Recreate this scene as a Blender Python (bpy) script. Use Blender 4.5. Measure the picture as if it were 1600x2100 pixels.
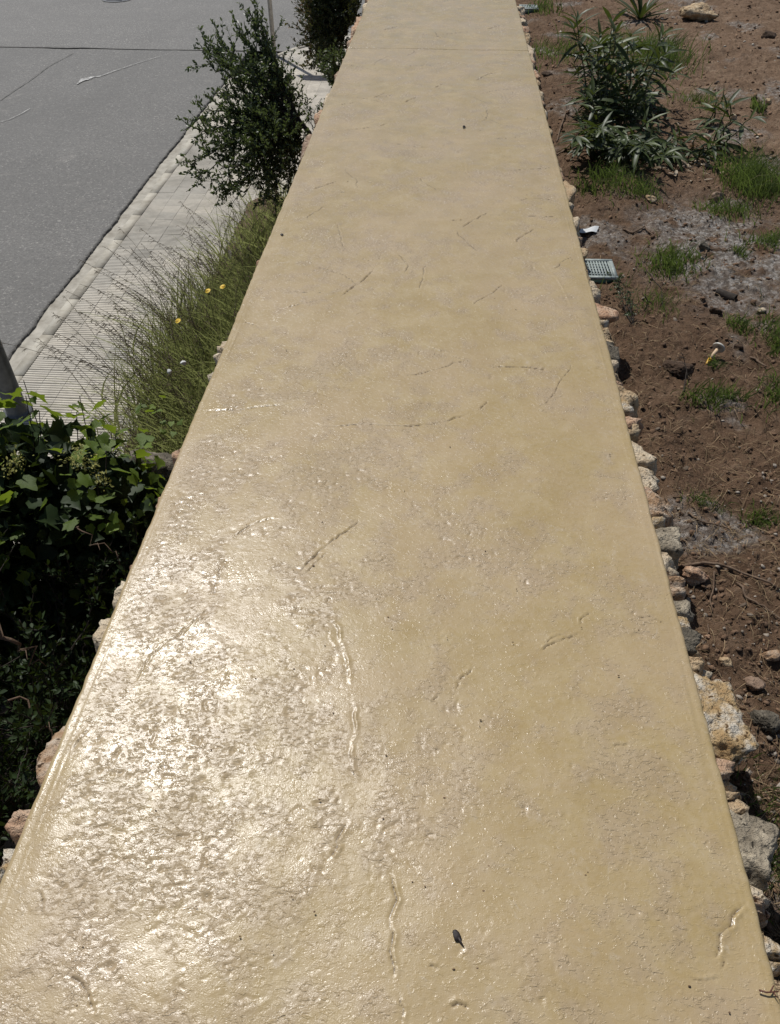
import bpy, math, random
import numpy as np
from mathutils import Vector, Matrix
rng = np.random.default_rng(7); random.seed(7)
S = bpy.context.scene
for o in list(bpy.data.objects): bpy.data.objects.remove(o)
COL = S.collection

# ------------------------------------------------------------------ camera
FPX, CX, CY = 1578.0, 800.0, 1050.0
PITCH, YAW = math.radians(43.4146), math.radians(3.6874)
CAM = np.array([0.0, 0.0, 1.6])
Fv = np.array([-math.sin(YAW)*math.cos(PITCH), math.cos(YAW)*math.cos(PITCH), -math.sin(PITCH)])
Rv = np.array([math.cos(YAW), math.sin(YAW), 0.0]); Uv = np.cross(Rv, Fv)
cd = bpy.data.cameras.new("camera"); cam = bpy.data.objects.new("camera", cd); COL.objects.link(cam)
cd.sensor_fit = 'VERTICAL'; cd.sensor_height = 24.0; cd.lens = 24.0*FPX/2100.0
cd.clip_start = 0.02; cd.clip_end = 2000
m = Matrix((tuple(Rv), tuple(Uv), tuple(-Fv))).transposed().to_4x4(); m.translation = Vector(CAM)
cam.matrix_world = m; S.camera = cam

# ------------------------------------------------------------------ sky, sun, exposure
SUN_EL, SUN_AZ = math.radians(56.0), math.radians(-33.0)
w = bpy.data.worlds.new("World"); S.world = w; w.use_nodes = True
nt = w.node_tree; bg = nt.nodes["Background"]; bg.inputs["Strength"].default_value = 0.058
sky = nt.nodes.new("ShaderNodeTexSky"); sky.sky_type = 'NISHITA'; sky.sun_disc = False
sky.sun_elevation = SUN_EL; sky.sun_rotation = SUN_AZ % (2*math.pi)
nt.links.new(sky.outputs[0], bg.inputs["Color"])
sl = bpy.data.lights.new("sun", 'SUN'); sl.energy = 3.9; sl.angle = math.radians(0.53); sl.color = (1.0, 0.975, 0.94)
so = bpy.data.objects.new("sun", sl); COL.objects.link(so)
SUND = Vector((math.cos(SUN_EL)*math.sin(SUN_AZ), math.cos(SUN_EL)*math.cos(SUN_AZ), math.sin(SUN_EL)))
so.rotation_euler = SUND.to_track_quat('Z', 'Y').to_euler(); so.location = (-5, 8, 14)
S.view_settings.view_transform = 'Standard'; S.view_settings.look = 'None'
S.view_settings.gamma = 1.0; S.view_settings.exposure = 0.0; S.view_settings.use_curve_mapping = False

# ------------------------------------------------------------------ helpers
def at(px, py, z):
    d = Fv + Rv*(px-CX)/FPX - Uv*(py-CY)/FPX
    return CAM + d*((z-CAM[2])/d[2])
def atY(px, py, Y):
    d = Fv + Rv*(px-CX)/FPX - Uv*(py-CY)/FPX
    return CAM + d*(Y/d[1])

def _h(ix, iy, iz, s):
    h = (ix.astype(np.int64)*374761393 + iy.astype(np.int64)*668265263 + iz.astype(np.int64)*2147483647 + s*144665) & 0xffffffff
    h = ((h ^ (h >> 13))*1274126177) & 0xffffffff
    h = (h ^ (h >> 16)) & 0xffffffff
    return h.astype(np.float64)/2147483648.0 - 1.0
def n2(x, y, s=0):
    ix, iy = np.floor(x), np.floor(y); fx, fy = x-ix, y-iy
    u, v = fx*fx*fx*(fx*(fx*6-15)+10), fy*fy*fy*(fy*(fy*6-15)+10)
    z = np.zeros_like(ix)
    def g(dx, dy):
        a = _h(ix+dx, iy+dy, z, s)*math.pi
        return np.cos(a)*(fx-dx) + np.sin(a)*(fy-dy)
    return 1.5*((g(0,0)*(1-u)+g(1,0)*u)*(1-v) + (g(0,1)*(1-u)+g(1,1)*u)*v)
def n3(p, s=0):
    ip = np.floor(p); f = p-ip; u = f*f*(3-2*f)
    r = 0
    for dx in (0,1):
        for dy in (0,1):
            for dz in (0,1):
                wgt = (u[:,0] if dx else 1-u[:,0])*(u[:,1] if dy else 1-u[:,1])*(u[:,2] if dz else 1-u[:,2])
                r = r + wgt*_h(ip[:,0]+dx, ip[:,1]+dy, ip[:,2]+dz, s)
    return r
def fbm2(x, y, oct=4, s=0, gain=0.5):
    a, r = 1.0, 0
    for i in range(oct):
        r = r + a*n2(x*2**i+i*17.3, y*2**i-i*9.1, s+i); a *= gain
    return r
def sstep(a, b, x):
    t = np.clip((x-a)/(b-a), 0, 1); return t*t*(3-2*t)

def mesh(name, V, Fc, smooth=False, attr=None):
    """V (n,3); Fc = array (m,3) or (m,4), or a list of such arrays"""
    V = np.asarray(V, dtype=np.float32)
    Fl = Fc if isinstance(Fc, list) and isinstance(Fc[0], np.ndarray) else [Fc]
    Fl = [np.asarray(f, dtype=np.int32) for f in Fl if len(f)]
    me = bpy.data.meshes.new(name)
    me.vertices.add(len(V)); me.vertices.foreach_set("co", V.ravel())
    loops = np.concatenate([f.ravel() for f in Fl])
    tot = np.concatenate([np.full(len(f), f.shape[1], dtype=np.int32) for f in Fl])
    st = np.concatenate([[0], np.cumsum(tot)[:-1]]).astype(np.int32)
    me.loops.add(len(loops)); me.loops.foreach_set("vertex_index", loops)
    me.polygons.add(len(tot)); me.polygons.foreach_set("loop_start", st); me.polygons.foreach_set("loop_total", tot)
    me.update(calc_edges=True); me.validate()
    if smooth: me.polygons.foreach_set("use_smooth", np.ones(len(me.polygons), dtype=bool))
    if attr is not None:
        a = me.attributes.new("var", 'FLOAT', 'POINT'); a.data.foreach_set("value", np.asarray(attr, dtype=np.float32))
    return me
def obj(name, me, mat=None, parent=None, loc=None, rot=None, scale=None):
    o = bpy.data.objects.new(name, me); COL.objects.link(o)
    if mat is not None and me is not None and not me.materials: me.materials.append(mat)
    if loc is not None: o.location = Vector([float(v) for v in loc])
    if rot is not None: o.rotation_euler = rot
    if scale is not None: o.scale = scale
    if parent is not None: o.parent = parent
    return o
def tag(o, label=None, cat=None, group=None, kind=None):
    if label: o["label"] = label
    if cat: o["category"] = cat
    if group: o["group"] = group
    if kind: o["kind"] = kind
    return o
def thing(name, loc, label, cat, group=None, rz=0):
    o = obj(name, None, loc=loc, rot=(0, 0, rz)); o.empty_display_size = 0.1
    return tag(o, label, cat, group)

class MB:
    """collects vertices / faces of one mesh"""
    def __init__(s): s.V = []; s.Q = []; s.T = []; s.A = []; s.n = 0
    def add(s, V, Q=None, T=None, a=0.0):
        V = np.asarray(V, dtype=np.float64).reshape(-1, 3)
        if Q is not None and len(Q): s.Q.append(np.asarray(Q)+s.n)
        if T is not None and len(T): s.T.append(np.asarray(T)+s.n)
        s.V.append(V); s.A.append(np.full(len(V), a) if np.isscalar(a) else np.asarray(a)); s.n += len(V)
        return s
    def tube(s, pts, r0, r1=None, k=6, a=0.0, cap=True):
        pts = np.asarray(pts, dtype=float); n = len(pts); r1 = r0 if r1 is None else r1
        t = np.gradient(pts, axis=0); t /= np.linalg.norm(t, axis=1)[:, None]+1e-9
        ref = np.array([0.31, 0.2, 0.93]); 
        if abs(t[0]@ref) > 0.9: ref = np.array([1.0, 0.1, 0])
        b = np.cross(t, ref); b /= np.linalg.norm(b, axis=1)[:, None]+1e-9; c = np.cross(t, b)
        an = np.arange(k)*2*math.pi/k
        r = np.linspace(r0, r1, n)[:, None, None]
        V = pts[:, None, :] + r*(np.cos(an)[None, :, None]*b[:, None, :] + np.sin(an)[None, :, None]*c[:, None, :])
        i = np.arange(n-1)[:, None]*k; j = np.arange(k)[None, :]; j2 = (j+1) % k
        Q = np.stack([i+j, i+j2, i+k+j2, i+k+j], -1).reshape(-1, 4)
        T = []
        if cap:
            for e in range(1, k-1): T += [[0, e+1, e], [(n-1)*k, (n-1)*k+e, (n-1)*k+e+1]]
        return s.add(V.reshape(-1, 3), Q, T, a)
    def box(s, lo, hi, a=0.0):
        x0, y0, z0 = lo; x1, y1, z1 = hi
        V = [[x0,y0,z0],[x1,y0,z0],[x1,y1,z0],[x0,y1,z0],[x0,y0,z1],[x1,y0,z1],[x1,y1,z1],[x0,y1,z1]]
        return s.add(V, [[0,3,2,1],[4,5,6,7],[0,1,5,4],[1,2,6,5],[2,3,7,6],[3,0,4,7]], None, a)
    def inst(s, V, Q, T, mats, a):
        """many copies of a template: mats (m,3,4) rows, a (m,)"""
        V = np.asarray(V, float); nv = len(V); mn = len(mats)
        W = np.einsum('mij,vj->mvi', mats[:, :, :3], V) + mats[:, None, :, 3]
        off = (np.arange(mn)*nv)[:, None, None]
        q = (np.asarray(Q)[None]+off).reshape(-1, 4) if Q is not None and len(Q) else None
        t = (np.asarray(T)[None]+off).reshape(-1, 3) if T is not None and len(T) else None
        return s.add(W.reshape(-1, 3), q, t, np.repeat(a, nv))
    def mesh(s, name, smooth=False):
        Fl = []
        if s.Q: Fl.append(np.concatenate(s.Q))
        if s.T: Fl.append(np.concatenate(s.T))
        return mesh(name, np.concatenate(s.V), Fl, smooth, np.concatenate(s.A))
    def build(s, name, mat, parent=None, smooth=False, loc=None):
        return obj(name, s.mesh(name, smooth), mat, parent, loc)

def frames(dirs, roll, scale, pos):
    """(m,3,4) matrices: template +Y -> dirs, template +Z = leaf normal (roll about dir)"""
    d = dirs/ (np.linalg.norm(dirs, axis=1)[:, None]+1e-9)
    up = np.tile(np.array([0.0, 0, 1.0]), (len(d), 1)); bad = np.abs(d[:, 2]) > 0.95; up[bad] = [1, 0, 0]
    x = np.cross(d, up); x /= np.linalg.norm(x, axis=1)[:, None]; z = np.cross(x, d)
    c, s_ = np.cos(roll)[:, None], np.sin(roll)[:, None]
    x2 = x*c + z*s_; z2 = -x*s_ + z*c
    sc = np.asarray(scale); sc = sc[:, None] if sc.ndim == 1 else sc
    return np.stack([x2*sc, d*sc, z2*sc, pos], -1)

# ------------------------------------------------------------------ materials
def new_mat(name):
    m = bpy.data.materials.new(name); m.use_nodes = True
    return m, m.node_tree, m.node_tree.nodes["Principled BSDF"]
class NB:
    def __init__(s, nt): s.nt = nt
    def n(s, typ, **kw):
        nd = s.nt.nodes.new(typ)
        for k, v in kw.items(): setattr(nd, k, v)
        return nd
    def l(s, a, b): s.nt.links.new(a, b)
    def coord(s, kind='Object'):
        return s.n("ShaderNodeTexCoord").outputs[kind]
    def noise(s, vec, scale, detail=3, rough=0.55, dist=0.0):
        nd = s.n("ShaderNodeTexNoise"); s.l(vec, nd.inputs["Vector"])
        nd.inputs["Scale"].default_value = scale; nd.inputs["Detail"].default_value = detail
        nd.inputs["Roughness"].default_value = rough; nd.inputs["Distortion"].default_value = dist
        return nd.outputs["Fac"]
    def ramp(s, fac, stops):
        nd = s.n("ShaderNodeValToRGB"); s.l(fac, nd.inputs[0]); cr = nd.color_ramp
        while len(cr.elements) > 1: cr.elements.remove(cr.elements[-1])
        for i, (p, c) in enumerate(stops):
            e = cr.elements[0] if i == 0 else cr.elements.new(p)
            e.position = p; e.color = (*c, 1) if len(c) == 3 else c
        return nd.outputs["Color"]
    def mix(s, fac, a, b, typ='MIX'):
        nd = s.n("ShaderNodeMix", data_type='RGBA', blend_type=typ)
        for i, v in ((0, fac), (6, a), (7, b)):
            if hasattr(v, "is_linked"): s.l(v, nd.inputs[i])
            else: nd.inputs[i].default_value = v if i == 0 else (*v, 1)
        return nd.outputs[2]
    def maprange(s, v, a, b, c, d):
        nd = s.n("ShaderNodeMapRange"); s.l(v, nd.inputs[0])
        for i, x in enumerate((a, b, c, d)): nd.inputs[i+1].default_value = x
        return nd.outputs[0]
    def bump(s, h, strength, dist, normal=None):
        nd = s.n("ShaderNodeBump"); s.l(h, nd.inputs["Height"])
        nd.inputs["Strength"].default_value = strength; nd.inputs["Distance"].default_value = dist
        if normal is not None: s.l(normal, nd.inputs["Normal"])
        return nd.outputs[0]

def rough_mat(name, stops, scale, rough=0.85, bumps=((60, 0.5, 0.004),), detail=5, var=None, spec=0.3, speck=None):
    m, nt, p = new_mat(name); b = NB(nt); c = b.coord()
    fac = b.noise(c, scale, detail, 0.6)
    col = b.ramp(fac, stops)
    if speck: # (scale, threshold, colour)
        sp = b.noise(c, speck[0], 2, 0.5)
        col = b.mix(b.maprange(sp, speck[1], speck[1]+0.06, 0, 1), col, speck[2])
    if var:  # brightness by attribute var
        at_ = b.n("ShaderNodeAttribute", attribute_name="var")
        col = b.mix(1.0, col, b.ramp(at_.outputs["Fac"], var), 'MULTIPLY')
    b.l(col, p.inputs["Base Color"]); p.inputs["Roughness"].default_value = rough
    p.inputs["Specular IOR Level"].default_value = spec
    nrm = None
    for sc, st, di in bumps: nrm = b.bump(b.noise(c, sc, 4, 0.6), st, di, nrm)
    if nrm is not None: b.l(nrm, p.inputs["Normal"])
    return m
def leaf_mat(name, stops, rough=0.4, trans=0.3, tcol=(0.16, 0.24, 0.03), objrand=False, spec=0.5, vein=0.0, hi=None):
    m, nt, p = new_mat(name); b = NB(nt); out = nt.nodes["Material Output"]
    if objrand: f = b.n("ShaderNodeObjectInfo").outputs["Random"]
    else: f = b.n("ShaderNodeAttribute", attribute_name="var").outputs["Fac"]
    col = b.ramp(f, stops)
    nz = b.noise(b.coord(), 60, 3)
    col = b.mix(b.maprange(nz, 0.35, 0.7, 0.0, 0.45), col, hi or tuple(min(1, v*1.5) for v in stops[-1][1]))
    b.l(col, p.inputs["Base Color"]); p.inputs["Roughness"].default_value = rough
    p.inputs["Specular IOR Level"].default_value = spec
    if vein: b.l(b.bump(nz, 0.35, vein), p.inputs["Normal"])
    tr = b.n("ShaderNodeBsdfTranslucent"); tr.inputs[0].default_value = (*tcol, 1)
    mx = b.n("ShaderNodeMixShader"); mx.inputs[0].default_value = trans
    b.l(p.outputs[0], mx.inputs[1]); b.l(tr.outputs[0], mx.inputs[2]); b.l(mx.outputs[0], out.inputs[0])
    return m

M = {}
# sealed stamped concrete
def slab_material():
    m, nt, p = new_mat("stamped_concrete"); b = NB(nt); c = b.coord()
    big = b.noise(c, 1.9, 4, 0.6, 0.4)
    mid = b.noise(c, 8.0, 5, 0.62, 0.6)
    fin = b.noise(c, 70, 4, 0.65)
    mk = b.n("ShaderNodeAttribute", attribute_name="var").outputs["Fac"]
    base = b.ramp(mid, [(0.30, (0.332, 0.241, 0.106)), (0.5, (0.362, 0.269, 0.125)), (0.68, (0.402, 0.310, 0.165))])
    col = b.mix(b.maprange(big, 0.42, 0.66, 0.0, 0.75), base, (0.405, 0.302, 0.180))
    col = b.mix(b.maprange(fin, 0.40, 0.75, 0.0, 0.40), col, (0.44, 0.355, 0.235))
    dirt = b.noise(c, 30, 6, 0.72, 0.5)
    col = b.mix(b.maprange(dirt, 0.60, 0.76, 0.0, 0.42), col, (0.29, 0.215, 0.14))
    pale = b.noise(c, 19, 7, 0.75, 0.8)
    col = b.mix(b.maprange(pale, 0.58, 0.74, 0.0, 0.6), col, (0.47, 0.405, 0.31))
    col = b.mix(b.maprange(mk, 0.0, 1.0, 0.0, 0.45), col, (0.345, 0.262, 0.178))
    ck = b.n("ShaderNodeAttribute", attribute_name="crack").outputs["Fac"]
    col = b.mix(b.maprange(ck, 0.15, 0.8, 0, 0.85), col, (0.105, 0.072, 0.040))
    b.l(col, p.inputs["Base Color"])
    b.l(b.maprange(b.noise(c, 6.5, 6, 0.68, 0.5), 0.34, 0.66, 0.30, 0.60), p.inputs["Roughness"])
    b.l(b.maprange(b.noise(c, 6.5, 6, 0.68, 0.5), 0.34, 0.66, 0.15, 0.34), p.inputs["Coat Roughness"])
    p.inputs["Specular IOR Level"].default_value = 0.14
    p.inputs["Coat Weight"].default_value = 0.50
    def mul(h, lo, hi):
        q = b.n("ShaderNodeMath", operation='MULTIPLY'); b.l(h, q.inputs[0]); b.l(b.maprange(mk, 0, 1, lo, hi), q.inputs[1]); return q.outputs[0]
    st = b.n("ShaderNodeMapping"); st.inputs["Rotation"].default_value = (0, 0, 0.5); st.inputs["Scale"].default_value = (0.75, 1.25, 1); b.l(c, st.inputs["Vector"]); cs_ = st.outputs[0]
    chips = b.maprange(b.noise(cs_, 84, 3, 0.6, 0.7), 0.555, 0.66, 0, 1)
    pits = b.maprange(b.noise(cs_, 105, 2, 0.5, 0.3), 0.42, 0.27, 0, -1)
    nrm = b.bump(mul(chips, 0.30, 1.0), 0.9, 0.00115)
    nrm = b.bump(mul(pits, 0.25, 1.0), 0.9, 0.0010, nrm)
    nrm = b.bump(mul(b.noise(c, 250, 3, 0.6, 0.4), 0.40, 1.0), 0.9, 0.0006, nrm)
    nrm = b.bump(b.noise(c, 430, 2, 0.5), 0.6, 0.0004, nrm)
    b.l(nrm, p.inputs["Normal"]); b.l(nrm, p.inputs["Coat Normal"])
    return m
M['slab'] = slab_material()
def soil_material():
    m, nt, p = new_mat("soil"); b = NB(nt); c = b.coord()
    f = b.noise(c, 9, 6, 0.7)
    near = b.ramp(f, [(0.3, (0.100, 0.060, 0.036)), (0.55, (0.168, 0.105, 0.064)), (0.75, (0.245, 0.165, 0.108))])
    far = b.ramp(f, [(0.3, (0.150, 0.094, 0.058)), (0.55, (0.235, 0.156, 0.100)), (0.75, (0.33, 0.24, 0.165))])
    grey = b.ramp(b.noise(c, 30, 5, 0.7), [(0.35, (0.13, 0.105, 0.085)), (0.5, (0.24, 0.21, 0.18)), (0.64, (0.52, 0.49, 0.45))])
    a1 = b.n("ShaderNodeAttribute", attribute_name="var"); a2 = b.n("ShaderNodeAttribute", attribute_name="grey")
    col = b.mix(a1.outputs["Fac"], near, far); col = b.mix(a2.outputs["Fac"], col, grey)
    col = b.mix(b.maprange(b.noise(c, 55, 4, 0.75), 0.60, 0.72, 0, 0.75), col, (0.30, 0.225, 0.165))
    col = b.mix(b.maprange(b.noise(c, 38, 5, 0.75), 0.42, 0.30, 0, 0.7), col, (0.035, 0.021, 0.013))
    b.l(col, p.inputs["Base Color"]); p.inputs["Roughness"].default_value = 0.95; p.inputs["Specular IOR Level"].default_value = 0.15
    n = b.bump(b.noise(c, 24, 6, 0.75), 0.9, 0.035); n = b.bump(b.noise(c, 70, 6, 0.7), 0.9, 0.012, n); n = b.bump(b.noise(c, 240, 4, 0.7), 0.7, 0.004, n)
    b.l(n, p.inputs["Normal"]); return m
M['soil'] = soil_material()
def asphalt(name, a, c2, speckv):
    m, nt, p = new_mat(name); b = NB(nt); c = b.coord()
    col = b.ramp(b.noise(c, 0.7, 5, 0.6), [(0.3, a), (0.7, c2)])
    g = b.noise(c, 42, 4, 0.85)
    col = b.mix(b.maprange(g, 0.35, 0.68, 0, 1), tuple(v*0.50 for v in a), col)
    col = b.mix(b.maprange(b.noise(c, 34, 3, 0.7), 0.57, 0.68, 0, speckv), col, (0.42, 0.40, 0.36))
    st = b.n("ShaderNodeMapping"); st.inputs["Scale"].default_value = (1.3, 0.12, 1); b.l(c, st.inputs["Vector"])
    col = b.mix(b.maprange(b.noise(st.outputs[0], 1.0, 4, 0.6), 0.55, 0.75, 0, 0.35), col, tuple(v*0.6 for v in a))
    col = b.mix(b.maprange(b.noise(c, 0.35, 5, 0.65, 0.5), 0.42, 0.62, 0, 0.35), col, tuple(v*0.7 for v in a))
    col = b.mix(b.maprange(b.noise(c, 2.6, 5, 0.7, 0.4), 0.60, 0.72, 0, 0.4), col, (0.24, 0.225, 0.20))
    b.l(col, p.inputs["Base Color"]); p.inputs["Roughness"].default_value = 0.8
    b.l(b.bump(g, 0.8, 0.006), p.inputs["Normal"]); return m
M['asph'] = asphalt("asphalt", (0.160, 0.154, 0.142), (0.215, 0.207, 0.191), 0.6)
M['asph2'] = asphalt("coarse_asphalt", (0.180, 0.173, 0.160), (0.240, 0.231, 0.213), 0.9)
M['bed'] = rough_mat("bed_soil", [(0.3, (0.05, 0.032, 0.02)), (0.7, (0.14, 0.095, 0.06))], 8, 0.95, ((50, 0.8, 0.01),))
M['ground'] = rough_mat("ground", [(0.3, (0.08, 0.06, 0.04)), (0.7, (0.15, 0.12, 0.08))], 0.4, 0.95)
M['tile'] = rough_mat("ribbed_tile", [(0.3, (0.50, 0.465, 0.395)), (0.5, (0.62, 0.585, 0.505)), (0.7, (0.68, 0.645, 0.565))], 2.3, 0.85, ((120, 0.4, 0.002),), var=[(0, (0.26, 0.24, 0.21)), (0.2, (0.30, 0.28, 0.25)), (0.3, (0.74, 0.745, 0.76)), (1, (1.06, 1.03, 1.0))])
def dirty_tile():
    nt = M['tile'].node_tree; b = NB(nt); p = nt.nodes["Principled BSDF"]; src = p.inputs["Base Color"].links[0].from_socket
    g_ = b.n("ShaderNodeNewGeometry").outputs["Position"]
    d = b.maprange(b.noise(g_, 1.1, 6, 0.7, 0.6), 0.46, 0.66, 0, 0.55); col = b.mix(d, src, (0.21, 0.195, 0.165))
    d2 = b.maprange(b.noise(g_, 9, 5, 0.7), 0.5, 0.75, 0, 0.45); col = b.mix(d2, col, (0.27, 0.25, 0.21)); b.l(col, p.inputs["Base Color"])
dirty_tile()
M['kerb'] = rough_mat("kerb_stone", [(0.3, (0.29, 0.262, 0.21)), (0.5, (0.40, 0.37, 0.305)), (0.7, (0.50, 0.475, 0.41))], 6, 0.85, ((70, 0.5, 0.003),))
M['gutter'] = rough_mat("gutter_concrete", [(0.32, (0.27, 0.245, 0.20)), (0.5, (0.37, 0.345, 0.29)), (0.70, (0.47, 0.44, 0.375))], 9, 0.9, ((60, 0.6, 0.004),))
M['joint'] = rough_mat("joint_mortar", [(0.3, (0.09, 0.08, 0.07)), (0.7, (0.17, 0.155, 0.135))], 8, 0.95)
M['paint'] = rough_mat("worn_road_paint", [(0.40, (0.22, 0.213, 0.198)), (0.62, (0.60, 0.59, 0.56))], 14, 0.7, ((80, 0.5, 0.003),))
M['seam'] = rough_mat("tar_seam", [(0.3, (0.085, 0.081, 0.074)), (0.7, (0.17, 0.163, 0.15))], 12, 0.8)
M['iron'] = rough_mat("cast_iron", [(0.3, (0.10, 0.105, 0.11)), (0.7, (0.18, 0.185, 0.19))], 30, 0.6)
ST = {
 'white': [(0.25, (0.26, 0.20, 0.13)), (0.42, (0.46, 0.40, 0.32)), (0.62, (0.66, 0.62, 0.55))],
 'ochre': [(0.28, (0.30, 0.17, 0.065)), (0.45, (0.44, 0.31, 0.16)), (0.58, (0.62, 0.56, 0.46))],
 'beige': [(0.25, (0.24, 0.16, 0.10)), (0.45, (0.42, 0.33, 0.23)), (0.65, (0.58, 0.51, 0.40))],
 'pink':  [(0.25, (0.22, 0.11, 0.075)), (0.45, (0.40, 0.27, 0.20)), (0.65, (0.56, 0.46, 0.39))],
 'orange':[(0.30, (0.20, 0.11, 0.055)), (0.46, (0.38, 0.245, 0.145)), (0.62, (0.54, 0.45, 0.35))],
 'grey':  [(0.32, (0.11, 0.100, 0.084)), (0.48, (0.27, 0.252, 0.220)), (0.62, (0.48, 0.455, 0.400))],
 'dark':  [(0.32, (0.050, 0.047, 0.041)), (0.5, (0.12, 0.114, 0.102)), (0.66, (0.27, 0.258, 0.235))],
 'purple':[(0.32, (0.13, 0.085, 0.065)), (0.5, (0.27, 0.205, 0.17)), (0.66, (0.47, 0.405, 0.355))],
 'clod':  [(0.25, (0.040, 0.024, 0.014)), (0.5, (0.075, 0.046, 0.028)), (0.7, (0.12, 0.08, 0.052))],
}
for k in ('white', 'beige', 'grey', 'pink', 'dark', 'purple'): ST[k] = [(p_, (c_[0]*1.10, c_[1]*1.0, c_[2]*0.84)) for p_, c_ in ST[k]]
for k, v in ST.items():
    M['st_'+k] = rough_mat("stone_"+k, v, 17, 0.9, ((40, 0.9, 0.020), (130, 0.9, 0.009)), detail=8, speck=(45, 0.62, tuple(x*0.35 for x in v[0][1])))
M['mortar'] = rough_mat("wall_mortar", [(0.3, (0.12, 0.09, 0.065)), (0.7, (0.26, 0.21, 0.16))], 14, 0.95, ((60, 0.8, 0.01),))
M['pebble'] = rough_mat("pebbles", [(0.3, (0.30, 0.27, 0.23)), (0.7, (0.52, 0.48, 0.42))], 30, 0.85, (), var=[(0, (0.25, 0.2, 0.16)), (0.5, (0.6, 0.55, 0.5)), (1, (1.15, 1.12, 1.08))])
M['clods'] = rough_mat("soil_clods", [(0.3, (0.085, 0.052, 0.031)), (0.7, (0.165, 0.106, 0.068))], 40, 0.95, ((200, 0.6, 0.004),), var=[(0, (0.85, 0.85, 0.85)), (1, (1.7, 1.65, 1.6))])
M['straw'] = rough_mat("dry_straw", [(0.3, (0.26, 0.18, 0.10)), (0.7, (0.46, 0.35, 0.21))], 20, 0.8, (), var=[(0, (0.35, 0.33, 0.3)), (1, (1.25, 1.22, 1.2))])
M['twig'] = rough_mat("dead_wood", [(0.3, (0.085, 0.052, 0.032)), (0.7, (0.20, 0.14, 0.095))], 40, 0.85, ((150, 0.5, 0.003),))
M['bark'] = rough_mat("dark_bark", [(0.3, (0.022, 0.017, 0.013)), (0.7, (0.062, 0.050, 0.040))], 40, 0.9, ((150, 0.6, 0.003),))
M['stem'] = rough_mat("green_stem", [(0.3, (0.05, 0.06, 0.02)), (0.7, (0.10, 0.10, 0.045))], 30, 0.7, ())
M['ivy'] = leaf_mat("ivy_leaf", [(0, (0.034, 0.062, 0.009)), (0.6, (0.075, 0.125, 0.017)), (1, (0.15, 0.21, 0.03))], 0.5, 0.34, (0.28, 0.38, 0.03), objrand=True, spec=0.32, vein=0.004)
M['ivy_shaded'] = leaf_mat("ivy_shaded_leaf", [(0, (0.010, 0.018, 0.006)), (1, (0.024, 0.042, 0.011))], 0.55, 0.18, (0.06, 0.09, 0.012), spec=0.25)  # darkened ivy leaf: shade inside mound and undergrowth put into the colour
M['lentisk'] = leaf_mat("small_shrub_leaf", [(0, (0.034, 0.050, 0.024)), (0.7, (0.064, 0.090, 0.040)), (1, (0.105, 0.135, 0.060))], 0.38, 0.3, (0.14, 0.19, 0.05))
M['rusty'] = leaf_mat("rusty_shrub_leaf", [(0, (0.020, 0.034, 0.012)), (0.45, (0.038, 0.056, 0.018)), (0.6, (0.16, 0.075, 0.035)), (1, (0.26, 0.13, 0.07))], 0.5, 0.25, (0.10, 0.11, 0.02), hi=(0.06, 0.08, 0.03))
M['oleander'] = leaf_mat("oleander_leaf", [(0, (0.026, 0.036, 0.012)), (0.7, (0.042, 0.060, 0.017)), (1, (0.085, 0.115, 0.026))], 0.45, 0.18, (0.12, 0.16, 0.025), objrand=True, spec=0.28, hi=(0.075, 0.095, 0.03))
M['grass'] = leaf_mat("grass_blade", [(0, (0.075, 0.105, 0.034)), (0.45, (0.145, 0.180, 0.058)), (0.66, (0.21, 0.225, 0.09)), (0.88, (0.24, 0.19, 0.10)), (1, (0.34, 0.27, 0.16))], 0.5, 0.55, (0.34, 0.37, 0.13), hi=(0.20, 0.215, 0.10))
M['lawn'] = leaf_mat("fresh_grass_blade", [(0, (0.026, 0.042, 0.012)), (0.6, (0.050, 0.076, 0.021)), (0.85, (0.080, 0.100, 0.034)), (0.92, (0.24, 0.19, 0.10)), (1, (0.34, 0.28, 0.17))], 0.45, 0.4, (0.16, 0.23, 0.045), hi=(0.11, 0.15, 0.045))
M['seed'] = leaf_mat("grass_seed_head", [(0, (0.085, 0.066, 0.038)), (1, (0.20, 0.155, 0.095))], 0.6, 0.35, (0.22, 0.17, 0.09))
M['deadleaf'] = leaf_mat("dead_leaf", [(0, (0.10, 0.06, 0.03)), (0.6, (0.24, 0.17, 0.10)), (1, (0.42, 0.35, 0.26))], 0.7, 0.2, (0.25, 0.16, 0.07))
def plain(name, col, rough=0.5, metal=0.0, n=0.25, sc=18):
    m, nt, p = new_mat(name); b = NB(nt); c = b.coord()
    cc = b.mix(b.maprange(b.noise(c, sc, 4, 0.6), 0.3, 0.7, 0, 1), tuple(v*(1-n) for v in col), tuple(min(1, v*(1+n)) for v in col))
    b.l(cc, p.inputs["Base Color"]); p.inputs["Roughness"].default_value = rough; p.inputs["Metallic"].default_value = metal
    return m
M['post'] = plain("painted_grey_post", (0.105, 0.112, 0.118), 0.5)
M['pole'] = plain("galvanised_pole", (0.40, 0.385, 0.36), 0.5, 0.1)
M['plate'] = plain("sign_back", (0.45, 0.45, 0.45), 0.4, 0.3)
M['cover'] = plain("grey_green_plastic", (0.29, 0.33, 0.31), 0.55, 0.0, 0.3, 40)
M['coverdark'] = plain("dark_green_plastic", (0.020, 0.052, 0.036), 0.5)
M['paper'] = plain("weathered_plastic_sheet", (0.56, 0.58, 0.58), 0.45, 0.0, 0.15, 30)
M['wood'] = plain("pale_wood", (0.56, 0.40, 0.25), 0.6)
M['yellow'] = plain("yellow_paint", (0.62, 0.36, 0.03), 0.5)
M['cap'] = plain("off_white_plastic", (0.58, 0.55, 0.48), 0.45, 0.0, 0.12)
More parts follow.
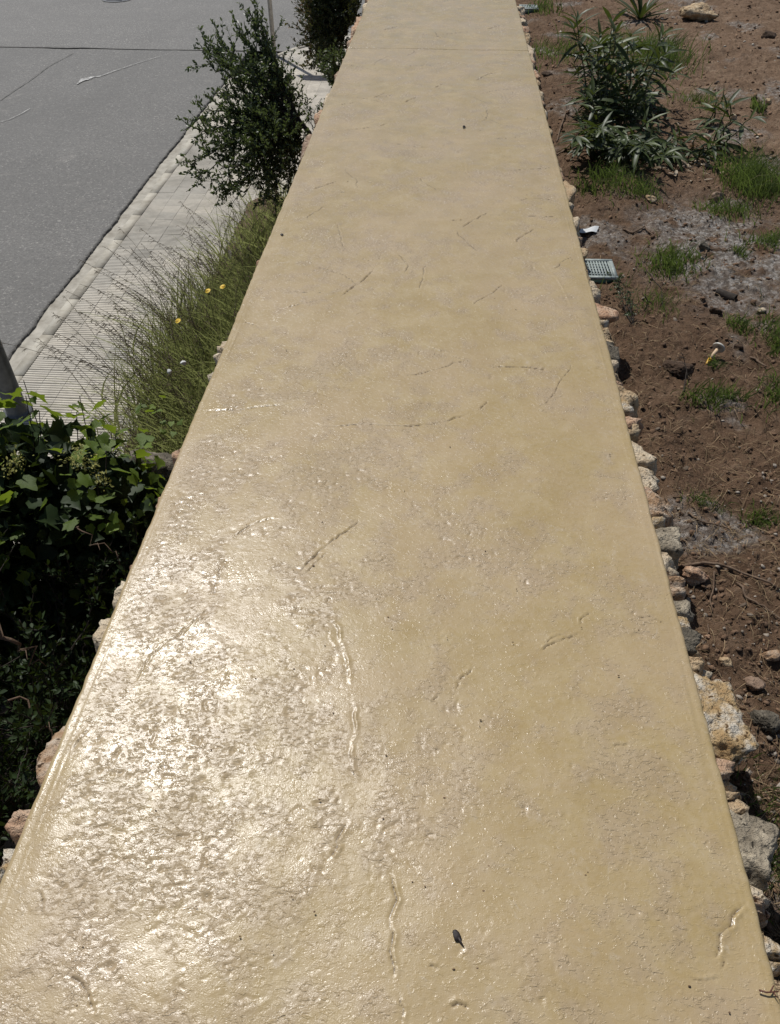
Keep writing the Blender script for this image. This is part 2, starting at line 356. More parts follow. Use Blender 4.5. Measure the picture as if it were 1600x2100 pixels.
M['petal'] = plain("yellow_petal", (0.75, 0.50, 0.01), 0.6, 0.0, 0.15)
M['fluff'] = plain("white_seed_fluff", (0.55, 0.56, 0.54), 0.9)
M['husk'] = plain("dark_husk", (0.022, 0.014, 0.012), 0.6)
M['redtwig'] = plain("red_brown_twig", (0.11, 0.035, 0.022), 0.6)

# ------------------------------------------------------------------ levels
XL, XR = -0.8225, 0.6818            # walkway edges
ZS = -2.10                           # pavement level
ZR = -2.145                          # road level

# ================================================================== STRUCTURE
# far ground
g = 400.0
tag(obj("ground", mesh("ground", [[-g,-g,-2.32],[g,-g,-2.32],[g,g,-2.32],[-g,g,-2.32]], [[0,1,2,3]]), M['ground']), "bare dry ground around the street", kind="structure")

def grid(xs, ys, zf):
    X, Y = np.meshgrid(xs, ys); Z = zf(X, Y)
    ny, nx = X.shape; V = np.stack([X, Y, Z], -1).reshape(-1, 3)
    i = np.arange(ny-1)[:, None]*nx; j = np.arange(nx-1)[None]
    Q = np.stack([i+j, i+j+1, i+nx+j+1, i+nx+j], -1).reshape(-1, 4)
    return V, Q
def edge_wob(y): return 0.018*n2(y*2.2, y*0+3.3, 5) + 0.010*n2(y*9, y*0+1.3, 6) + 0.006*n2(y*25, y*0, 8)

# road with a ragged edge along the gutter
XE = -3.80
def road():
    ys = np.concatenate([np.linspace(-30, 3, 20), np.arange(3.05, 17.5, 0.03)])
    ys = ys[ys <= 16.62]
    xs = np.concatenate([np.linspace(-16, -4.4, 30), np.linspace(-4.3, XE, 16)])
    X, Y = np.meshgrid(xs, ys)
    wgt = sstep(-4.3, XE, X); X = X + wgt*edge_wob(Y)
    Z = ZR + 0.006*n2(X*0.7, Y*0.7, 3) + 0.012 - 0.012*0
    ny, nx = X.shape
    # skirt
    Xs = X[:, -1:] + 0.004; Zs = np.full_like(Xs, ZR-0.06)
    X = np.concatenate([X, Xs], 1); Y = np.concatenate([Y, Y[:, -1:]], 1); Z = np.concatenate([Z, Zs], 1); nx += 1
    i = np.arange(ny-1)[:, None]*nx; j = np.arange(nx-1)[None]
    Q = np.stack([i+j, i+j+1, i+nx+j+1, i+nx+j], -1).reshape(-1, 4)
    return tag(obj("road", mesh("road", np.stack([X, Y, Z], -1).reshape(-1, 3), Q, True), M['asph']), "grey asphalt street left of the walkway", kind="structure")
road()
xs = np.linspace(-40, 30, 90); ys = np.concatenate([np.linspace(16.63, 24, 30), np.linspace(25, 60, 15)])
V, Q = grid(xs, ys, lambda X, Y: ZR + 0.018 + 0.006*n2(X*0.6, Y*0.6, 9))
tag(obj("side_road", mesh("side_road", V, Q, True), M['asph2']), "coarser pale asphalt of the crossing street", kind="structure")
# tar seam between the two asphalts
mb = MB(); x = np.linspace(-16, -3.9, 240)
yc = 16.62 + 0.05*n2(x*0.8, x*0, 21) + 0.012*n2(x*7, x*0, 22); wd = 0.010 + 0.010*np.abs(n2(x*2.2, x*0+4, 23))
wd += 0.05*np.exp(-((x+7.4)/0.35)**2)
V = np.concatenate([np.stack([x, yc-wd, x*0+ZR+0.030], -1), np.stack([x, yc+wd, x*0+ZR+0.030], -1)]); n = len(x); i = np.arange(n-1)
mb.add(V, np.stack([i, i+1, n+i+1, n+i], -1)); tag(mb.build("road_seam", M['seam']), "dark tar seam across the street where the asphalts meet", kind="structure")
# worn paint marks
def strip(pts, wmax, mat, name, label, z, seed, ragged=0.6):
    p = np.array([at(px, py, z)[:2] for px, py in pts]); t = np.linspace(0, 1, len(p)); tt = np.linspace(0, 1, 90)
    x = np.interp(tt, t, p[:, 0]); y = np.interp(tt, t, p[:, 1])
    d = np.stack([np.gradient(x), np.gradient(y)], -1); d /= np.linalg.norm(d, axis=1)[:, None]; nr = np.stack([-d[:, 1], d[:, 0]], -1)
    if callable(wmax): wv = wmax(tt)
    else: wv = wmax*np.ones_like(tt)
    a = wv*(1+ragged*n2(tt*22, tt*0, seed)); b_ = wv*(1+ragged*n2(tt*25, tt*0+5, seed+1))
    V = np.concatenate([np.stack([x+nr[:, 0]*a, y+nr[:, 1]*a, x*0+z], -1), np.stack([x-nr[:, 0]*b_, y-nr[:, 1]*b_, x*0+z], -1)])
    n = len(tt); i = np.arange(n-1)
    me = mesh(name, V, np.stack([i, n+i, n+i+1, i+1], -1))
    return tag(obj(name, me, mat), label, kind="structure")
zp = ZR+0.026
strip([(158, 172), (170, 164), (188, 158), (205, 156)], lambda t: 0.016+0.055*np.exp(-((t-0.45)/0.2)**2), M['paint'], "road_marking", "broad white worn patch of paint on the street", zp, 31, 0.9)
strip([(205, 156), (240, 143), (285, 128), (325, 116), (345, 110)], lambda t: 0.010*(1-t*0.85), M['paint'], "road_marking", "thin white worn line trailing from the paint patch", zp, 35, 0.9)
strip([(0, 250), (20, 244), (45, 232), (62, 222)], 0.005, M['paint'], "road_marking", "faint thin white line at the left edge of the street", zp, 38, 0.9)
strip([(0, 205), (60, 165), (100, 135), (150, 108)], 0.007, M['seam'], "tyre_mark", "dark curved tyre mark on the left of the street", zp, 41, 0.9)

# gutter, kerb
def gutter():
    ys = np.concatenate([np.linspace(-6, 3, 12), np.arange(3.05, 15.0, 0.06)]); xs = np.linspace(-3.95, -3.622, 9)
    V, Q = grid(xs, ys, lambda X, Y: ZR - 0.010 + 0.006*n2(X*9, Y*5, 12) + 0.02*((X+3.62)/0.3)**2*0)
    tag(obj("gutter", mesh("gutter", V, Q, True), M['gutter']), "pale concrete gutter strip between street and kerb", kind="structure")
gutter()
kerb = tag(obj("kerb", None), "line of beige kerb stones along the pavement", kind="structure")
def kerb_stone(p0, p1, p2, p3, zt, seed):
    # plan quad p0..p3 (outer start, outer end, inner end, inner start) with chamfered, slightly uneven top
    r = np.random.default_rng(seed); mbk = MB(); c = (p0+p1+p2+p3)/4
    q = [np.array(p) for p in (p0, p1, p2, p3)]
    ins = [p + (c-p)/np.linalg.norm(c-p)*0.006 for p in q]
    dz = r.uniform(-0.002, 0.001)
    V = [[*p, zt-0.16] for p in q] + [[*p, zt-0.012+dz] for p in q] + [[*p, zt+dz] for p in ins]
    Qs = [[a, (a+1) % 4, 4+(a+1) % 4, 4+a] for a in range(4)] + [[4+a, 4+(a+1) % 4, 8+(a+1) % 4, 8+a] for a in range(4)] + [[8, 9, 10, 11]]
    Qs = [f[::-1] for f in Qs]
    mbk.add(V, Qs); return mbk.build("kerb_stone", M['kerb'], kerb)
# corner curve of the kerb, (outer) centre line
def kerb_path():
    pts = [(-3.62, y) for y in np.arange(2.0, 14.21, 0.68)]
    cx_, cy_, r = -3.62+5.2, 14.24, 5.2
    for a in np.radians(np.arange(7.5, 98, 7.5)): pts.append((cx_-r*math.cos(a), cy_+r*math.sin(a)))
    return np.array(pts)
KP = kerb_path()
for i in range(len(KP)-1):
    a, b_ = KP[i], KP[i+1]; d = (b_-a)/np.linalg.norm(b_-a); nrm = np.array([d[1], -d[0]])
    g_ = d*0.004
    kerb_stone(a+g_, b_-g_, b_-g_+nrm*0.108, a+g_+nrm*0.108, ZS+0.004, i)

# pavement: base + ribbed tiles
pav = tag(obj("pavement", None), "ribbed tile pavement between kerb and planting strip", kind="structure")
TX0, T = -3.508, 0.2
V, Q = grid(np.linspace(TX0+0.0, TX0+13*T+0.02, 3), np.linspace(-6, 15, 10), lambda X, Y: 0*X+ZS-0.012)
obj("joint_bed", mesh("joint_bed", V, Q), M['joint'], pav)
def tile_geo():
    # 5 ribs across Y, bevelled; solid sides
    g_ = 0.0014; x0, x1 = g_, T-g_; pr = [(g_, -0.03)]
    nr = 6; pitch = (T-2*g_)/nr
    for r in range(nr):
        y0 = g_+r*pitch
        pr += [(y0, -0.0085), (y0+pitch*0.30, -0.0085), (y0+pitch*0.36, 0.0), (y0+pitch*0.94, 0.0)]
    pr += [(T-g_, -0.006), (T-g_, -0.03)]
    pr = np.array(pr); n = len(pr)
    V = np.concatenate([np.stack([np.full(n, x0), pr[:, 0], pr[:, 1]], -1), np.stack([np.full(n, x1), pr[:, 0], pr[:, 1]], -1)])
    i = np.arange(n-1)
    return V, np.stack([i, n+i, n+i+1, i+1], -1)
TV, TQ = tile_geo()
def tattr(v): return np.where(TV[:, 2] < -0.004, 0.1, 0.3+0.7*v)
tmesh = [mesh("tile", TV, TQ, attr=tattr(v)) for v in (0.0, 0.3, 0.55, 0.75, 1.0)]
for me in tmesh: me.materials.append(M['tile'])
def tile_var(x, y): return float(np.clip(0.62+0.75*n2(np.array([x*1.1]), np.array([y*0.9]), 51)[0]+rng.normal(0, 0.14), 0, 1))
rest = MB(); cnt = 0
ny_i = 50
for r in range(-20, 74):
    for c in range(6 if r < 22 else 13):
        x0, y0 = TX0+c*T, 4.9+r*T+ (0.0 if c % 2 == 0 else 0.0)
        cx_ = x0+T/2; cy_ = y0+T/2
        if cy_ > 14.3 and (cx_-1.58)**2+(cy_-14.24)**2 > (5.2-0.12)**2: continue
        v = tile_var(cx_, cy_); dz = rng.normal(0, 0.0007); rot = rng.normal(0, 0.004)
        if 0 <= r < ny_i and c < 6 and cnt < 300:
            k = int(round(v*4)); obj("tile", tmesh[k], None, pav, (x0, y0, ZS+dz), (rng.normal(0, 0.003), rng.normal(0, 0.003), rot)); cnt += 1
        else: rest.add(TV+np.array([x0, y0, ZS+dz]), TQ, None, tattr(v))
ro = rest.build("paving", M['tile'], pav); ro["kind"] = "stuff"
# smooth cross slabs that close the pavement at the corner
cs = MB()
th_ = np.radians(np.linspace(8, 97, 40)); rr = 5.2-0.112
outer = np.stack([1.58-rr*np.cos(th_), 14.24+rr*np.sin(th_)], -1)
cen = np.array([1.9, 14.6]); n = len(outer)
Vc = np.concatenate([np.c_[outer, np.full(n, ZS-0.013)], np.c_[outer*0.35+cen*0.65, np.full(n, ZS-0.013)]]); i = np.arange(n-1)
cs.add(Vc, np.stack([i, i+1, n+i+1, n+i], -1)); cs.build("concrete_apron", M['gutter'], pav)

# planting strip below the wall
bx = np.concatenate([np.linspace(-2.32, -0.82, 40)]); by = np.concatenate([np.linspace(-4, 1, 12), np.linspace(1.1, 9.4, 110)])
def bed_z(X, Y): return ZS - 0.01 + 0.16*sstep(-2.3, -0.9, X) + 0.035*fbm2(X*3, Y*3, 4, 61) + 0.012*sstep(-2.31, -2.25, X)
V, Q = grid(bx, by, bed_z)
tag(obj("planting_strip", mesh("planting_strip", V, Q, True), M['bed']), "brown earth strip at the foot of the wall", kind="structure")

# ------------------------------------------------------------------ soil terrace on the right
def soil_z(X, Y):
    z = -0.30 + 0.035*fbm2(X*1.1, Y*1.1, 3, 71) + 0.016*fbm2(X*6, Y*6, 3, 75) + 0.018*np.abs(fbm2(X*19, Y*19, 3, 79)) + 0.05*sstep(1.4, 3.5, X)
    z = z - 0.02*np.exp(-((X-0.75)/0.12)**2)
    z = z + 0.05*np.exp(-(((X-1.22)/0.22)**2+((Y-5.0)/0.3)**2))
    return z
def stretch(a, b, s0, s1):
    out = [a]
    while out[-1] < b:
        t = (out[-1]-a)/(b-a); out.append(out[-1]+s0+(s1-s0)*t)
    return np.array(out)
sx = np.concatenate([np.linspace(-0.6, 0.5, 8), stretch(0.55, 4.6, 0.010, 0.022), stretch(4.8, 60, 0.2, 6)])
sy = np.concatenate([np.linspace(-14, 0.0, 14), stretch(0.05, 12, 0.009, 0.034), stretch(12.3, 17, 0.2, 0.4)])
X, Y = np.meshgrid(sx, sy); Z = soil_z(X, Y); ny, nx = X.shape
farf = np.clip(sstep(1.2, 2.6, X-0.0+0.25*fbm2(X*2, Y*2, 3, 83))*sstep(4.2, 6.5, Y+0.5*fbm2(X, Y, 2, 85)) + 0.22*sstep(3, 7, Y), 0, 1)
pw = at(1490, 520, -0.3)
gf = np.exp(-(((X-pw[0])/0.42)**2+((Y-pw[1])/0.62)**2)**1.5)
p2 = at(1400, 470, -0.3); gf = np.maximum(gf, 0.8*np.exp(-(((X-p2[0])/0.28)**2+((Y-p2[1])/0.35)**2)))
gf = np.maximum(gf, 0.55*sstep(0.25, 0.6, fbm2(X*1.6+3, Y*1.6, 3, 88)))
gf = np.clip(gf*1.25*sstep(-0.45, 0.35, fbm2(X*7, Y*7, 4, 87)+0.25), 0, 1)
i = np.arange(ny-1)[:, None]*nx; j = np.arange(nx-1)[None]
Q = np.stack([i+j, i+j+1, i+nx+j+1, i+nx+j], -1).reshape(-1, 4)
me = mesh("soil_terrace", np.stack([X, Y, Z], -1).reshape(-1, 3), Q, True, farf.ravel())
ga = me.attributes.new("grey", 'FLOAT', 'POINT'); ga.data.foreach_set("value", gf.ravel().astype(np.float32))
tag(obj("soil_terrace", me, M['soil']), "brown garden soil right of the walkway", kind="structure")
def on_soil(px, py):
    z = -0.3
    for _ in range(4):
        p = at(px, py, z); z = float(soil_z(np.array([p[0]]), np.array([p[1]]))[0])
    return np.array([p[0], p[1], z])
def sz(x, y): return float(soil_z(np.array([x]), np.array([y]))[0])

# ------------------------------------------------------------------ walkway
LINES = [  # traced ridges and cracks of the stamped surface: pixel polyline, height (m), half width (m)
 ([(683,1258),(694,1290),(704,1318),(712,1345),(716,1372),(720,1400)], 0.0062, 0.010),
 ([(725,1436),(731,1470),(733,1500),(723,1520),(722,1545),(726,1575),(738,1596)], 0.0062, 0.0085),
 ([(673,1288),(679,1312),(693,1334)], 0.004, 0.006),
 ([(712,1685),(698,1705),(690,1735),(676,1760)], -0.006, 0.008),
 ([(800,1785),(808,1810),(808,1850),(800,1905),(803,1960),(812,1998)], -0.0055, 0.007),
 ([(818,2040),(822,2070),(828,2099)], -0.005, 0.006),
 ([(1103,1334),(1124,1322),(1150,1312),(1182,1300)], -0.0055, 0.006),
 ([(1115,1318),(1130,1306),(1155,1300)], -0.004, 0.005),
 ([(1189,1282),(1194,1268),(1206,1256)], -0.005, 0.006),
 ([(1530,1852),(1518,1866),(1502,1878),(1490,1905),(1480,1925),(1470,1962)], -0.0065, 0.0075),
 ([(422,1243),(400,1270),(370,1300),(330,1322),(305,1348),(290,1372),(278,1395)], -0.006, 0.006),
 ([(608,1182),(630,1155),(655,1130),(690,1104),(735,1070)], -0.005, 0.008),
 ([(625,1178),(650,1152),(670,1135)], -0.004, 0.006),
 ([(480,1104),(500,1085),(525,1073),(560,1064)], -0.005, 0.006),
 ([(452,1150),(447,1185),(435,1225)], -0.003, 0.005),
 ([(412,843),(450,842),(500,840),(530,834),(582,830)], -0.006, 0.008),
 ([(630,868),(665,873),(700,874),(718,870),(770,869),(840,873),(890,867),(920,860),(950,850),(976,840)], -0.006, 0.008),
 ([(983,838),(1000,823)], -0.006, 0.009),
 ([(1060,822),(1085,824),(1110,840),(1140,850),(1165,860),(1190,882),(1220,893)], 0.0055, 0.008),
 ([(870,706),(900,718),(940,732),(975,742)], 0.0055, 0.009),
 ([(1005,751),(1050,751),(1085,752),(1112,757)], -0.005, 0.008),
 ([(1125,760),(1150,775),(1175,790),(1198,808)], 0.005, 0.008),
 ([(700,608),(720,590),(745,574),(765,553)], -0.0062, 0.010),
 ([(738,528),(760,534)], -0.005, 0.008),
 ([(585,632),(615,624),(648,617)], -0.005, 0.009),
 ([(705,656),(735,660),(765,675),(797,690)], 0.0058, 0.010),
 ([(500,658),(520,664),(536,672)], -0.004, 0.008),
 ([(1110,540),(1135,562),(1153,590),(1165,615),(1170,632)], 0.006, 0.010),
 ([(1175,645),(1186,660),(1192,680)], 0.005, 0.008),
 ([(690,455),(700,490),(706,515)], -0.004, 0.009),
 ([(872,540),(868,565),(860,590)], -0.0035, 0.009),
 ([(945,468),(975,448),(1000,435)], -0.0045, 0.010),
 ([(1055,498),(1065,488),(1095,470)], -0.005, 0.010),
 ([(915,452),(950,450)], -0.0045, 0.010),
 ([(660,268),(700,268),(740,263),(780,258),(803,250)], -0.006, 0.014),
 ([(893,180),(908,172)], -0.006, 0.014), ([(828,210),(853,200)], -0.006, 0.015),
 ([(767,200),(790,190)], -0.004, 0.014), ([(695,216),(728,210)], -0.005, 0.014),
 ([(975,165),(1000,152),(1022,149)], -0.005, 0.014), ([(1005,178),(1030,190),(1037,205),(1045,216)], 0.007, 0.016),
 ([(955,330),(958,355),(980,372),(1000,385)], 0.0055, 0.014), ([(740,365),(775,378),(815,393)], 0.006, 0.014),
 ([(640,388),(690,372)], -0.005, 0.013), ([(860,250),(890,260),(920,265)], 0.005, 0.015),
 ([(785,62),(815,55)], -0.006, 0.02), ([(1000,60),(1025,52)], -0.006, 0.02), ([(895,128),(925,135)], 0.006, 0.018),
 ([(940,1396),(955,1384),(968,1371)], -0.005, 0.007), ([(882,1436),(895,1428)], -0.0045, 0.006), ([(935,1412),(938,1400)], -0.005, 0.006),
 ([(688,1646),(698,1642)], -0.006, 0.007),
 ([(925,2065),(945,2058),(962,2064)], -0.006, 0.008), ([(880,1980),(902,1985)], -0.005, 0.006),
 ([(138,2000),(165,2012),(180,2035),(192,2075)], -0.006, 0.008),
 ([(80,1828),(84,1850),(92,1876)], -0.004, 0.006), ([(285,1450),(300,1432)], 0.004, 0.008),
 ([(150,1540),(170,1510),(180,1495)], -0.004, 0.006),
 ([(1260,1530),(1290,1525)], -0.004, 0.006), ([(1300,1270),(1330,1265),(1365,1280)], -0.0035, 0.005),
 ([(1415,2000),(1440,2008),(1465,2000)], 0.005, 0.006), ([(1480,1985),(1490,1970)], -0.004, 0.006),
 ([(380,1030),(400,1050)], -0.003, 0.006), ([(1380,1210),(1345,1255)], 0.002, 0.006),
]
_rv = np.random.default_rng(321)
for _ in range(54):   # faint veins of the stamp mat over the whole length
    vx, vy = _rv.uniform(XL+0.1, XR-0.1), _rv.uniform(2.2, 9.3); va = _rv.choice([0.25, 0.9, 2.5, 2.9])+_rv.normal(0, 0.25); vl = _rv.uniform(0.12, 0.45); pv = []
    for t_ in np.linspace(0, 1, 6):
        va += _rv.normal(0, 0.22); vx += math.cos(va)*vl/5; vy += math.sin(va)*vl/5
        if not (XL+0.05 < vx < XR-0.05): break
        d_ = np.array([vx, vy, 0])-CAM; pv.append((CX+FPX*(d_@Rv)/(d_@Fv), CY-FPX*(d_@Uv)/(d_@Fv)))
    if len(pv) > 2: LINES.append((pv, _rv.choice([-1, 1, -1])*_rv.uniform(0.0010, 0.0026)*(1+0.08*vy), 0.006*(1+0.12*vy)))
def height(X, Y):
    h = 0.0060*fbm2(X*2.0, Y*1.6, 2, 101) + 0.0009*fbm2(X*7, Y*7, 2, 103)
    wx = X + 0.015*n2(X*14, Y*14, 105); wy = Y + 0.015*n2(X*14+9, Y*14, 106)
    ca, sa = math.cos(0.5), math.sin(0.5); u = wx*ca+wy*sa; v = -wx*sa+wy*ca
    big = fbm2(X*3.0+4, Y*3.0, 3, 111); med = fbm2(X*13, Y*13, 2, 113)
    left = sstep(0.30, -0.65, X)*sstep(3.6, 1.0, Y)
    mask = 0.06+0.94*sstep(-0.18, 0.70, big*0.65 + 0.42*left + 0.75*med + 0.22*n2(X*40, Y*40, 114))
    n1 = fbm2(u*48, v*75, 2, 115)
    pits = np.clip(fbm2(wx*44, wy*44, 2, 117)-0.36, 0, 1)*sstep(-0.1, 0.4, n2(X*5, Y*5, 118)+0.35*left)
    h = h + mask*0.0005*n1 - (0.2+mask)*0.0040*pits
    chips = np.clip(fbm2(u*30+7, v*44, 2, 123)-0.42, 0, 1); h = h + 0.0020*chips*(0.3+0.7*mask)
    return h, mask
def build_slab(name, ya, yb, ystep):
    ys = [ya]
    while ys[-1] < yb: ys.append(min(yb, ys[-1]+ystep(ys[-1])))
    ys = np.array(ys); nxm = 440
    xs = np.linspace(XL+0.010, XR-0.010, nxm)
    X, Y = np.meshgrid(xs, ys); 
    jx = 0.0
    h, mask = height(X, Y)
    dedge = np.minimum(X-XL, XR-X)
    fade = sstep(0.012, 0.07, dedge); h = h*(0.15+0.85*fade)
    # trowel lines along both edges
    tr = 0.0007*n2(X*150, Y*1.6, 131)*sstep(0.055, 0.02, dedge) + 0.0011*np.exp(-((dedge-0.034-0.006*n2(Y*3, Y*0, 134))/0.004)**2)*np.clip(n2(X*0+1, Y*2.5, 133)*2, 0, 1)
    h = h + tr
    crk = np.zeros_like(h)
    for pts, amp, hw in LINES:
        P3 = np.array([at(px, py, 0)[:2] for px, py in pts])
        # densify with wobble
        t = np.concatenate([[0], np.cumsum(np.linalg.norm(np.diff(P3, axis=0), axis=1))]); L = t[-1]
        m_ = max(6, int(L/0.012)); tt = np.linspace(0, L, m_)
        px_ = np.interp(tt, t, P3[:, 0]) + 0.008*n2(tt*28, tt*0+pts[0][1], 143) + 0.0045*n2(tt*60, tt*0+pts[0][0], 141); py_ = np.interp(tt, t, P3[:, 1]) + 0.0045*n2(tt*45, tt*0+pts[0][1], 142)
        y0, y1 = py_.min()-0.06, py_.max()+0.06
        r0, r1 = np.searchsorted(ys, y0), np.searchsorted(ys, y1)
        if r1 <= r0: continue
        c0, c1 = np.searchsorted(xs, px_.min()-0.06), np.searchsorted(xs, px_.max()+0.06)
        if c1 <= c0: continue
        gx = X[r0:r1, c0:c1]; gy = Y[r0:r1, c0:c1]; best = np.full(gx.shape, 1e9); sg = np.zeros(gx.shape); tp = np.zeros(gx.shape)
        for k in range(m_-1):
            ax, ay, bx_, by_ = px_[k], py_[k], px_[k+1], py_[k+1]; dx, dy = bx_-ax, by_-ay; l2 = dx*dx+dy*dy+1e-12
            q = np.clip(((gx-ax)*dx+(gy-ay)*dy)/l2, 0, 1); ex, ey = gx-ax-q*dx, gy-ay-q*dy
            d = np.sqrt(ex*ex+ey*ey); up = d < best; best = np.where(up, d, best)
            sg = np.where(up, np.sign(dx*ey-dy*ex), sg); tp = np.where(up, (tt[k]+q*(tt[k+1]-tt[k]))/L, tp)
        hw = hw*0.62
        taper = np.clip(np.minimum(tp, 1-tp)*5+0.25, 0, 1)*np.clip(0.45+1.1*n2(tp*11, tp*0+L*3, 145)+0.5*n2(tp*31, tp*0+L, 146), 0.28, 1.2)
        s_ = best*sg
        if amp < 0: prof = -np.exp(-(best/(hw*0.55))**2) + 0.55*np.exp(-((s_-hw*1.25)/hw)**2)
        else: prof = np.exp(-(best/(hw*0.7))**2) - 0.4*np.exp(-((s_+hw*1.2)/hw)**2)
        h[r0:r1, c0:c1] += (0.75 if amp < 0 else 0.5)*abs(amp)*prof*taper
        if amp < 0: crk[r0:r1, c0:c1] = np.maximum(crk[r0:r1, c0:c1], np.exp(-(best/(hw*0.40))**2)*np.clip(taper*1.8, 0, 1))
        else: crk[r0:r1, c0:c1] = np.maximum(crk[r0:r1, c0:c1], 0.6*np.exp(-((s_+hw*1.0)/(hw*0.42))**2)*np.clip(taper*1.3, 0, 1))
    zedge = 0.0
    wob = 0.0040*n2(ys*1.7, ys*0, 151)+0.0030*n2(ys*9, ys*0, 152)+0.0018*n2(ys*31, ys*0, 153)
    def edge(side):
        res = []
        for k, a in enumerate((0.35, 0.75, 1.15, 1.5708)):
            off = 0.010*(1-math.sin(a)); dz = -0.010*(1-math.cos(a))
            res.append((off, dz))
        res.append((0.0, -0.05)); 
        return res
    left = []; right = []
    for off, dz in edge(0)[::-1]:
        left.append(np.stack([XL+off+wob, ys, np.where(dz < -0.02, dz, h[:, 0]*0.5+dz)], -1))
    for off, dz in edge(1):
        right.append(np.stack([XR-off+wob, ys, np.where(dz < -0.02, dz, h[:, -1]*0.5+dz)], -1))
    G = np.concatenate([np.stack(left, 1), np.stack([X, Y, h], -1), np.stack(right, 1)], 1)
    # ends: drop rows
    e0 = G[:1].copy(); e0[..., 2] = -0.05; e1 = G[-1:].copy(); e1[..., 2] = -0.05
    # rounded arris at the joints
    G[0, :, 2] -= 0.0015; G[-1, :, 2] -= 0.0015
    G = np.concatenate([e0, G, e1], 0)
    ny, nx = G.shape[:2]; i = np.arange(ny-1)[:, None]*nx; j = np.arange(nx-1)[None]
    Q = np.stack([i+j, i+j+1, i+nx+j+1, i+nx+j], -1).reshape(-1, 4)
    mk = np.zeros((ny, nx)); mk[1:-1, len(left):len(left)+nxm] = mask*(0.2+0.8*fade); me = mesh(name, G.reshape(-1, 3), Q, True, mk.ravel()); c2 = np.zeros((ny, nx)); c2[1:-1, len(left):len(left)+nxm] = crk
    ca_ = me.attributes.new('crack', 'FLOAT', 'POINT'); ca_.data.foreach_set('value', c2.ravel().astype(np.float32)); return me
walk = tag(obj("walkway", None), "glossy tan stamped concrete walkway on top of the wall", kind="structure")
def ystep(y):
    if y < 0.25: return 0.02
    return 0.0028 + 0.0017*max(0, y-0.6)
obj("slab", build_slab("slab", -1.6, 7.290, ystep), M['slab'], walk)
obj("slab", build_slab("slab", 7.2935, 13.5, lambda y: 0.02), M['slab'], walk)

# ================================================================== THINGS
# ------------------------------------------------------------------ stones
def ico(n):
    import bmesh
    bm = bmesh.new(); bmesh.ops.create_icosphere(bm, subdivisions=n, radius=1.0)
    V = np.array([v.co[:] for v in bm.verts]); F_ = np.array([[v.index for v in f.verts] for f in bm.faces]); bm.free(); return V, F_
ICO = {k: ico(k) for k in (1, 2, 3, 4, 5)}
def rock_geo(level, size, seed, planes=11, rough=0.06, flat_top=False):
    D, F_ = ICO[level]; r = np.random.default_rng(seed)
    nrm = r.normal(size=(planes, 3)); nrm /= np.linalg.norm(nrm, axis=1)[:, None]; dd = r.uniform(0.55, 0.98, planes)
    if flat_top: nrm[0] = [r.normal(0, .1), r.normal(0, .1), 1]; nrm[0] /= np.linalg.norm(nrm[0]); dd[0] = 0.62
    D = D/(np.abs(D)**3.2).sum(1)[:, None]**(1/3.2)
    pr = D@nrm.T; pr[pr < 0.05] = 1e-3
    rad = np.minimum((dd[None]/pr).min(1), 1.10)
    V = D*rad[:, None]
    def rn(fr, k): return 1-2*np.abs(n3(V*fr+seed*1.7, seed+k))
    if level > 2:
        o_ = np.stack([n3(V*1.7+3, seed+11), n3(V*1.7+9, seed+12), n3(V*1.7+17, seed+13)], -1)*rough*0.5 + np.stack([n3(V*4+3, seed+14), n3(V*4+9, seed+15), n3(V*4+17, seed+16)], -1)*rough*0.5
        V = V+o_; V = V*(1+rough*0.45*rn(5.0, 1)[:, None]+rough*0.35*rn(10.0, 2)[:, None])
        if level > 3: V = V*(1+rough*0.22*rn(21, 3)[:, None])
    else: V = V*(1+rough*n3(V*2.2+seed, seed)[:, None])
    return V*np.asarray(size)[None]/2*1.08, F_

# retaining walls: core, then stones
def wall(name, x0, x1, ztop, zbot, label):
    o = thing(name, (0, 0, 0), label, "wall")
    mbw = MB(); mbw.box((x0, -3.0, zbot), (x1, 16.3, ztop)); mbw.build("mortar_core", M['mortar'], o); return o
wallL = wall("stone_wall", XL+0.03, -0.2, -0.052, -2.4, "tall rubble stone wall under the street side of the walkway")
wallR = wall("stone_wall", 0.2, XR-0.035, -0.053, -2.4, "low rubble stone wall along the soil side of the walkway")
def edge_stone(side, ya_px, yb_px, xo_px, kind, ztop=-0.060, hgt=0.17, seed=0, flat=True, lvl=4, planes=11):
    # outer point in the picture at mid height of its span -> how far the stone sticks out
    ym = yb_px-0.30*(yb_px-ya_px)
    ex = (XL if side < 0 else XR)
    # span along the wall, from the walkway-edge pixel at those picture rows
    def yy(py):
        px = 755-0.419*py if side < 0 else 1058+0.2655*py
        return at(px, py, ztop)[1]
    Ya, Yb = yy(yb_px), yy(ya_px); L = max(0.03, Yb-Ya)
    out = at(xo_px, ym, ztop-0.02); prot = abs(out[0])-abs(ex); prot = min(max(prot, 0.012), 0.34)
    prot = prot*(1.3 if side > 0 else 1.05)+0.010; Wd = prot+0.10
    Yc = (Ya+Yb)/2
    V, F_ = rock_geo(lvl, (Wd*1.1, L*1.12, hgt), seed, planes=planes, rough=0.12, flat_top=flat)
    for ax_, sz_ in ((0, Wd), (1, L*1.06)): lo_, hi_ = V[:, ax_].min(), V[:, ax_].max(); V[:, ax_] = ((V[:, ax_]-lo_)/(hi_-lo_)-0.5)*sz_
    V[:, 2] -= V[:, 2].max(); tp_ = V[:, 2] > -0.02; 
    # keep the bed under the slab
    o = obj("stone", mesh("stone", V, F_, lvl > 2), M['st_'+kind], wallL if side < 0 else wallR, (ex + side*(prot-Wd/2), Yc, ztop))
    return o
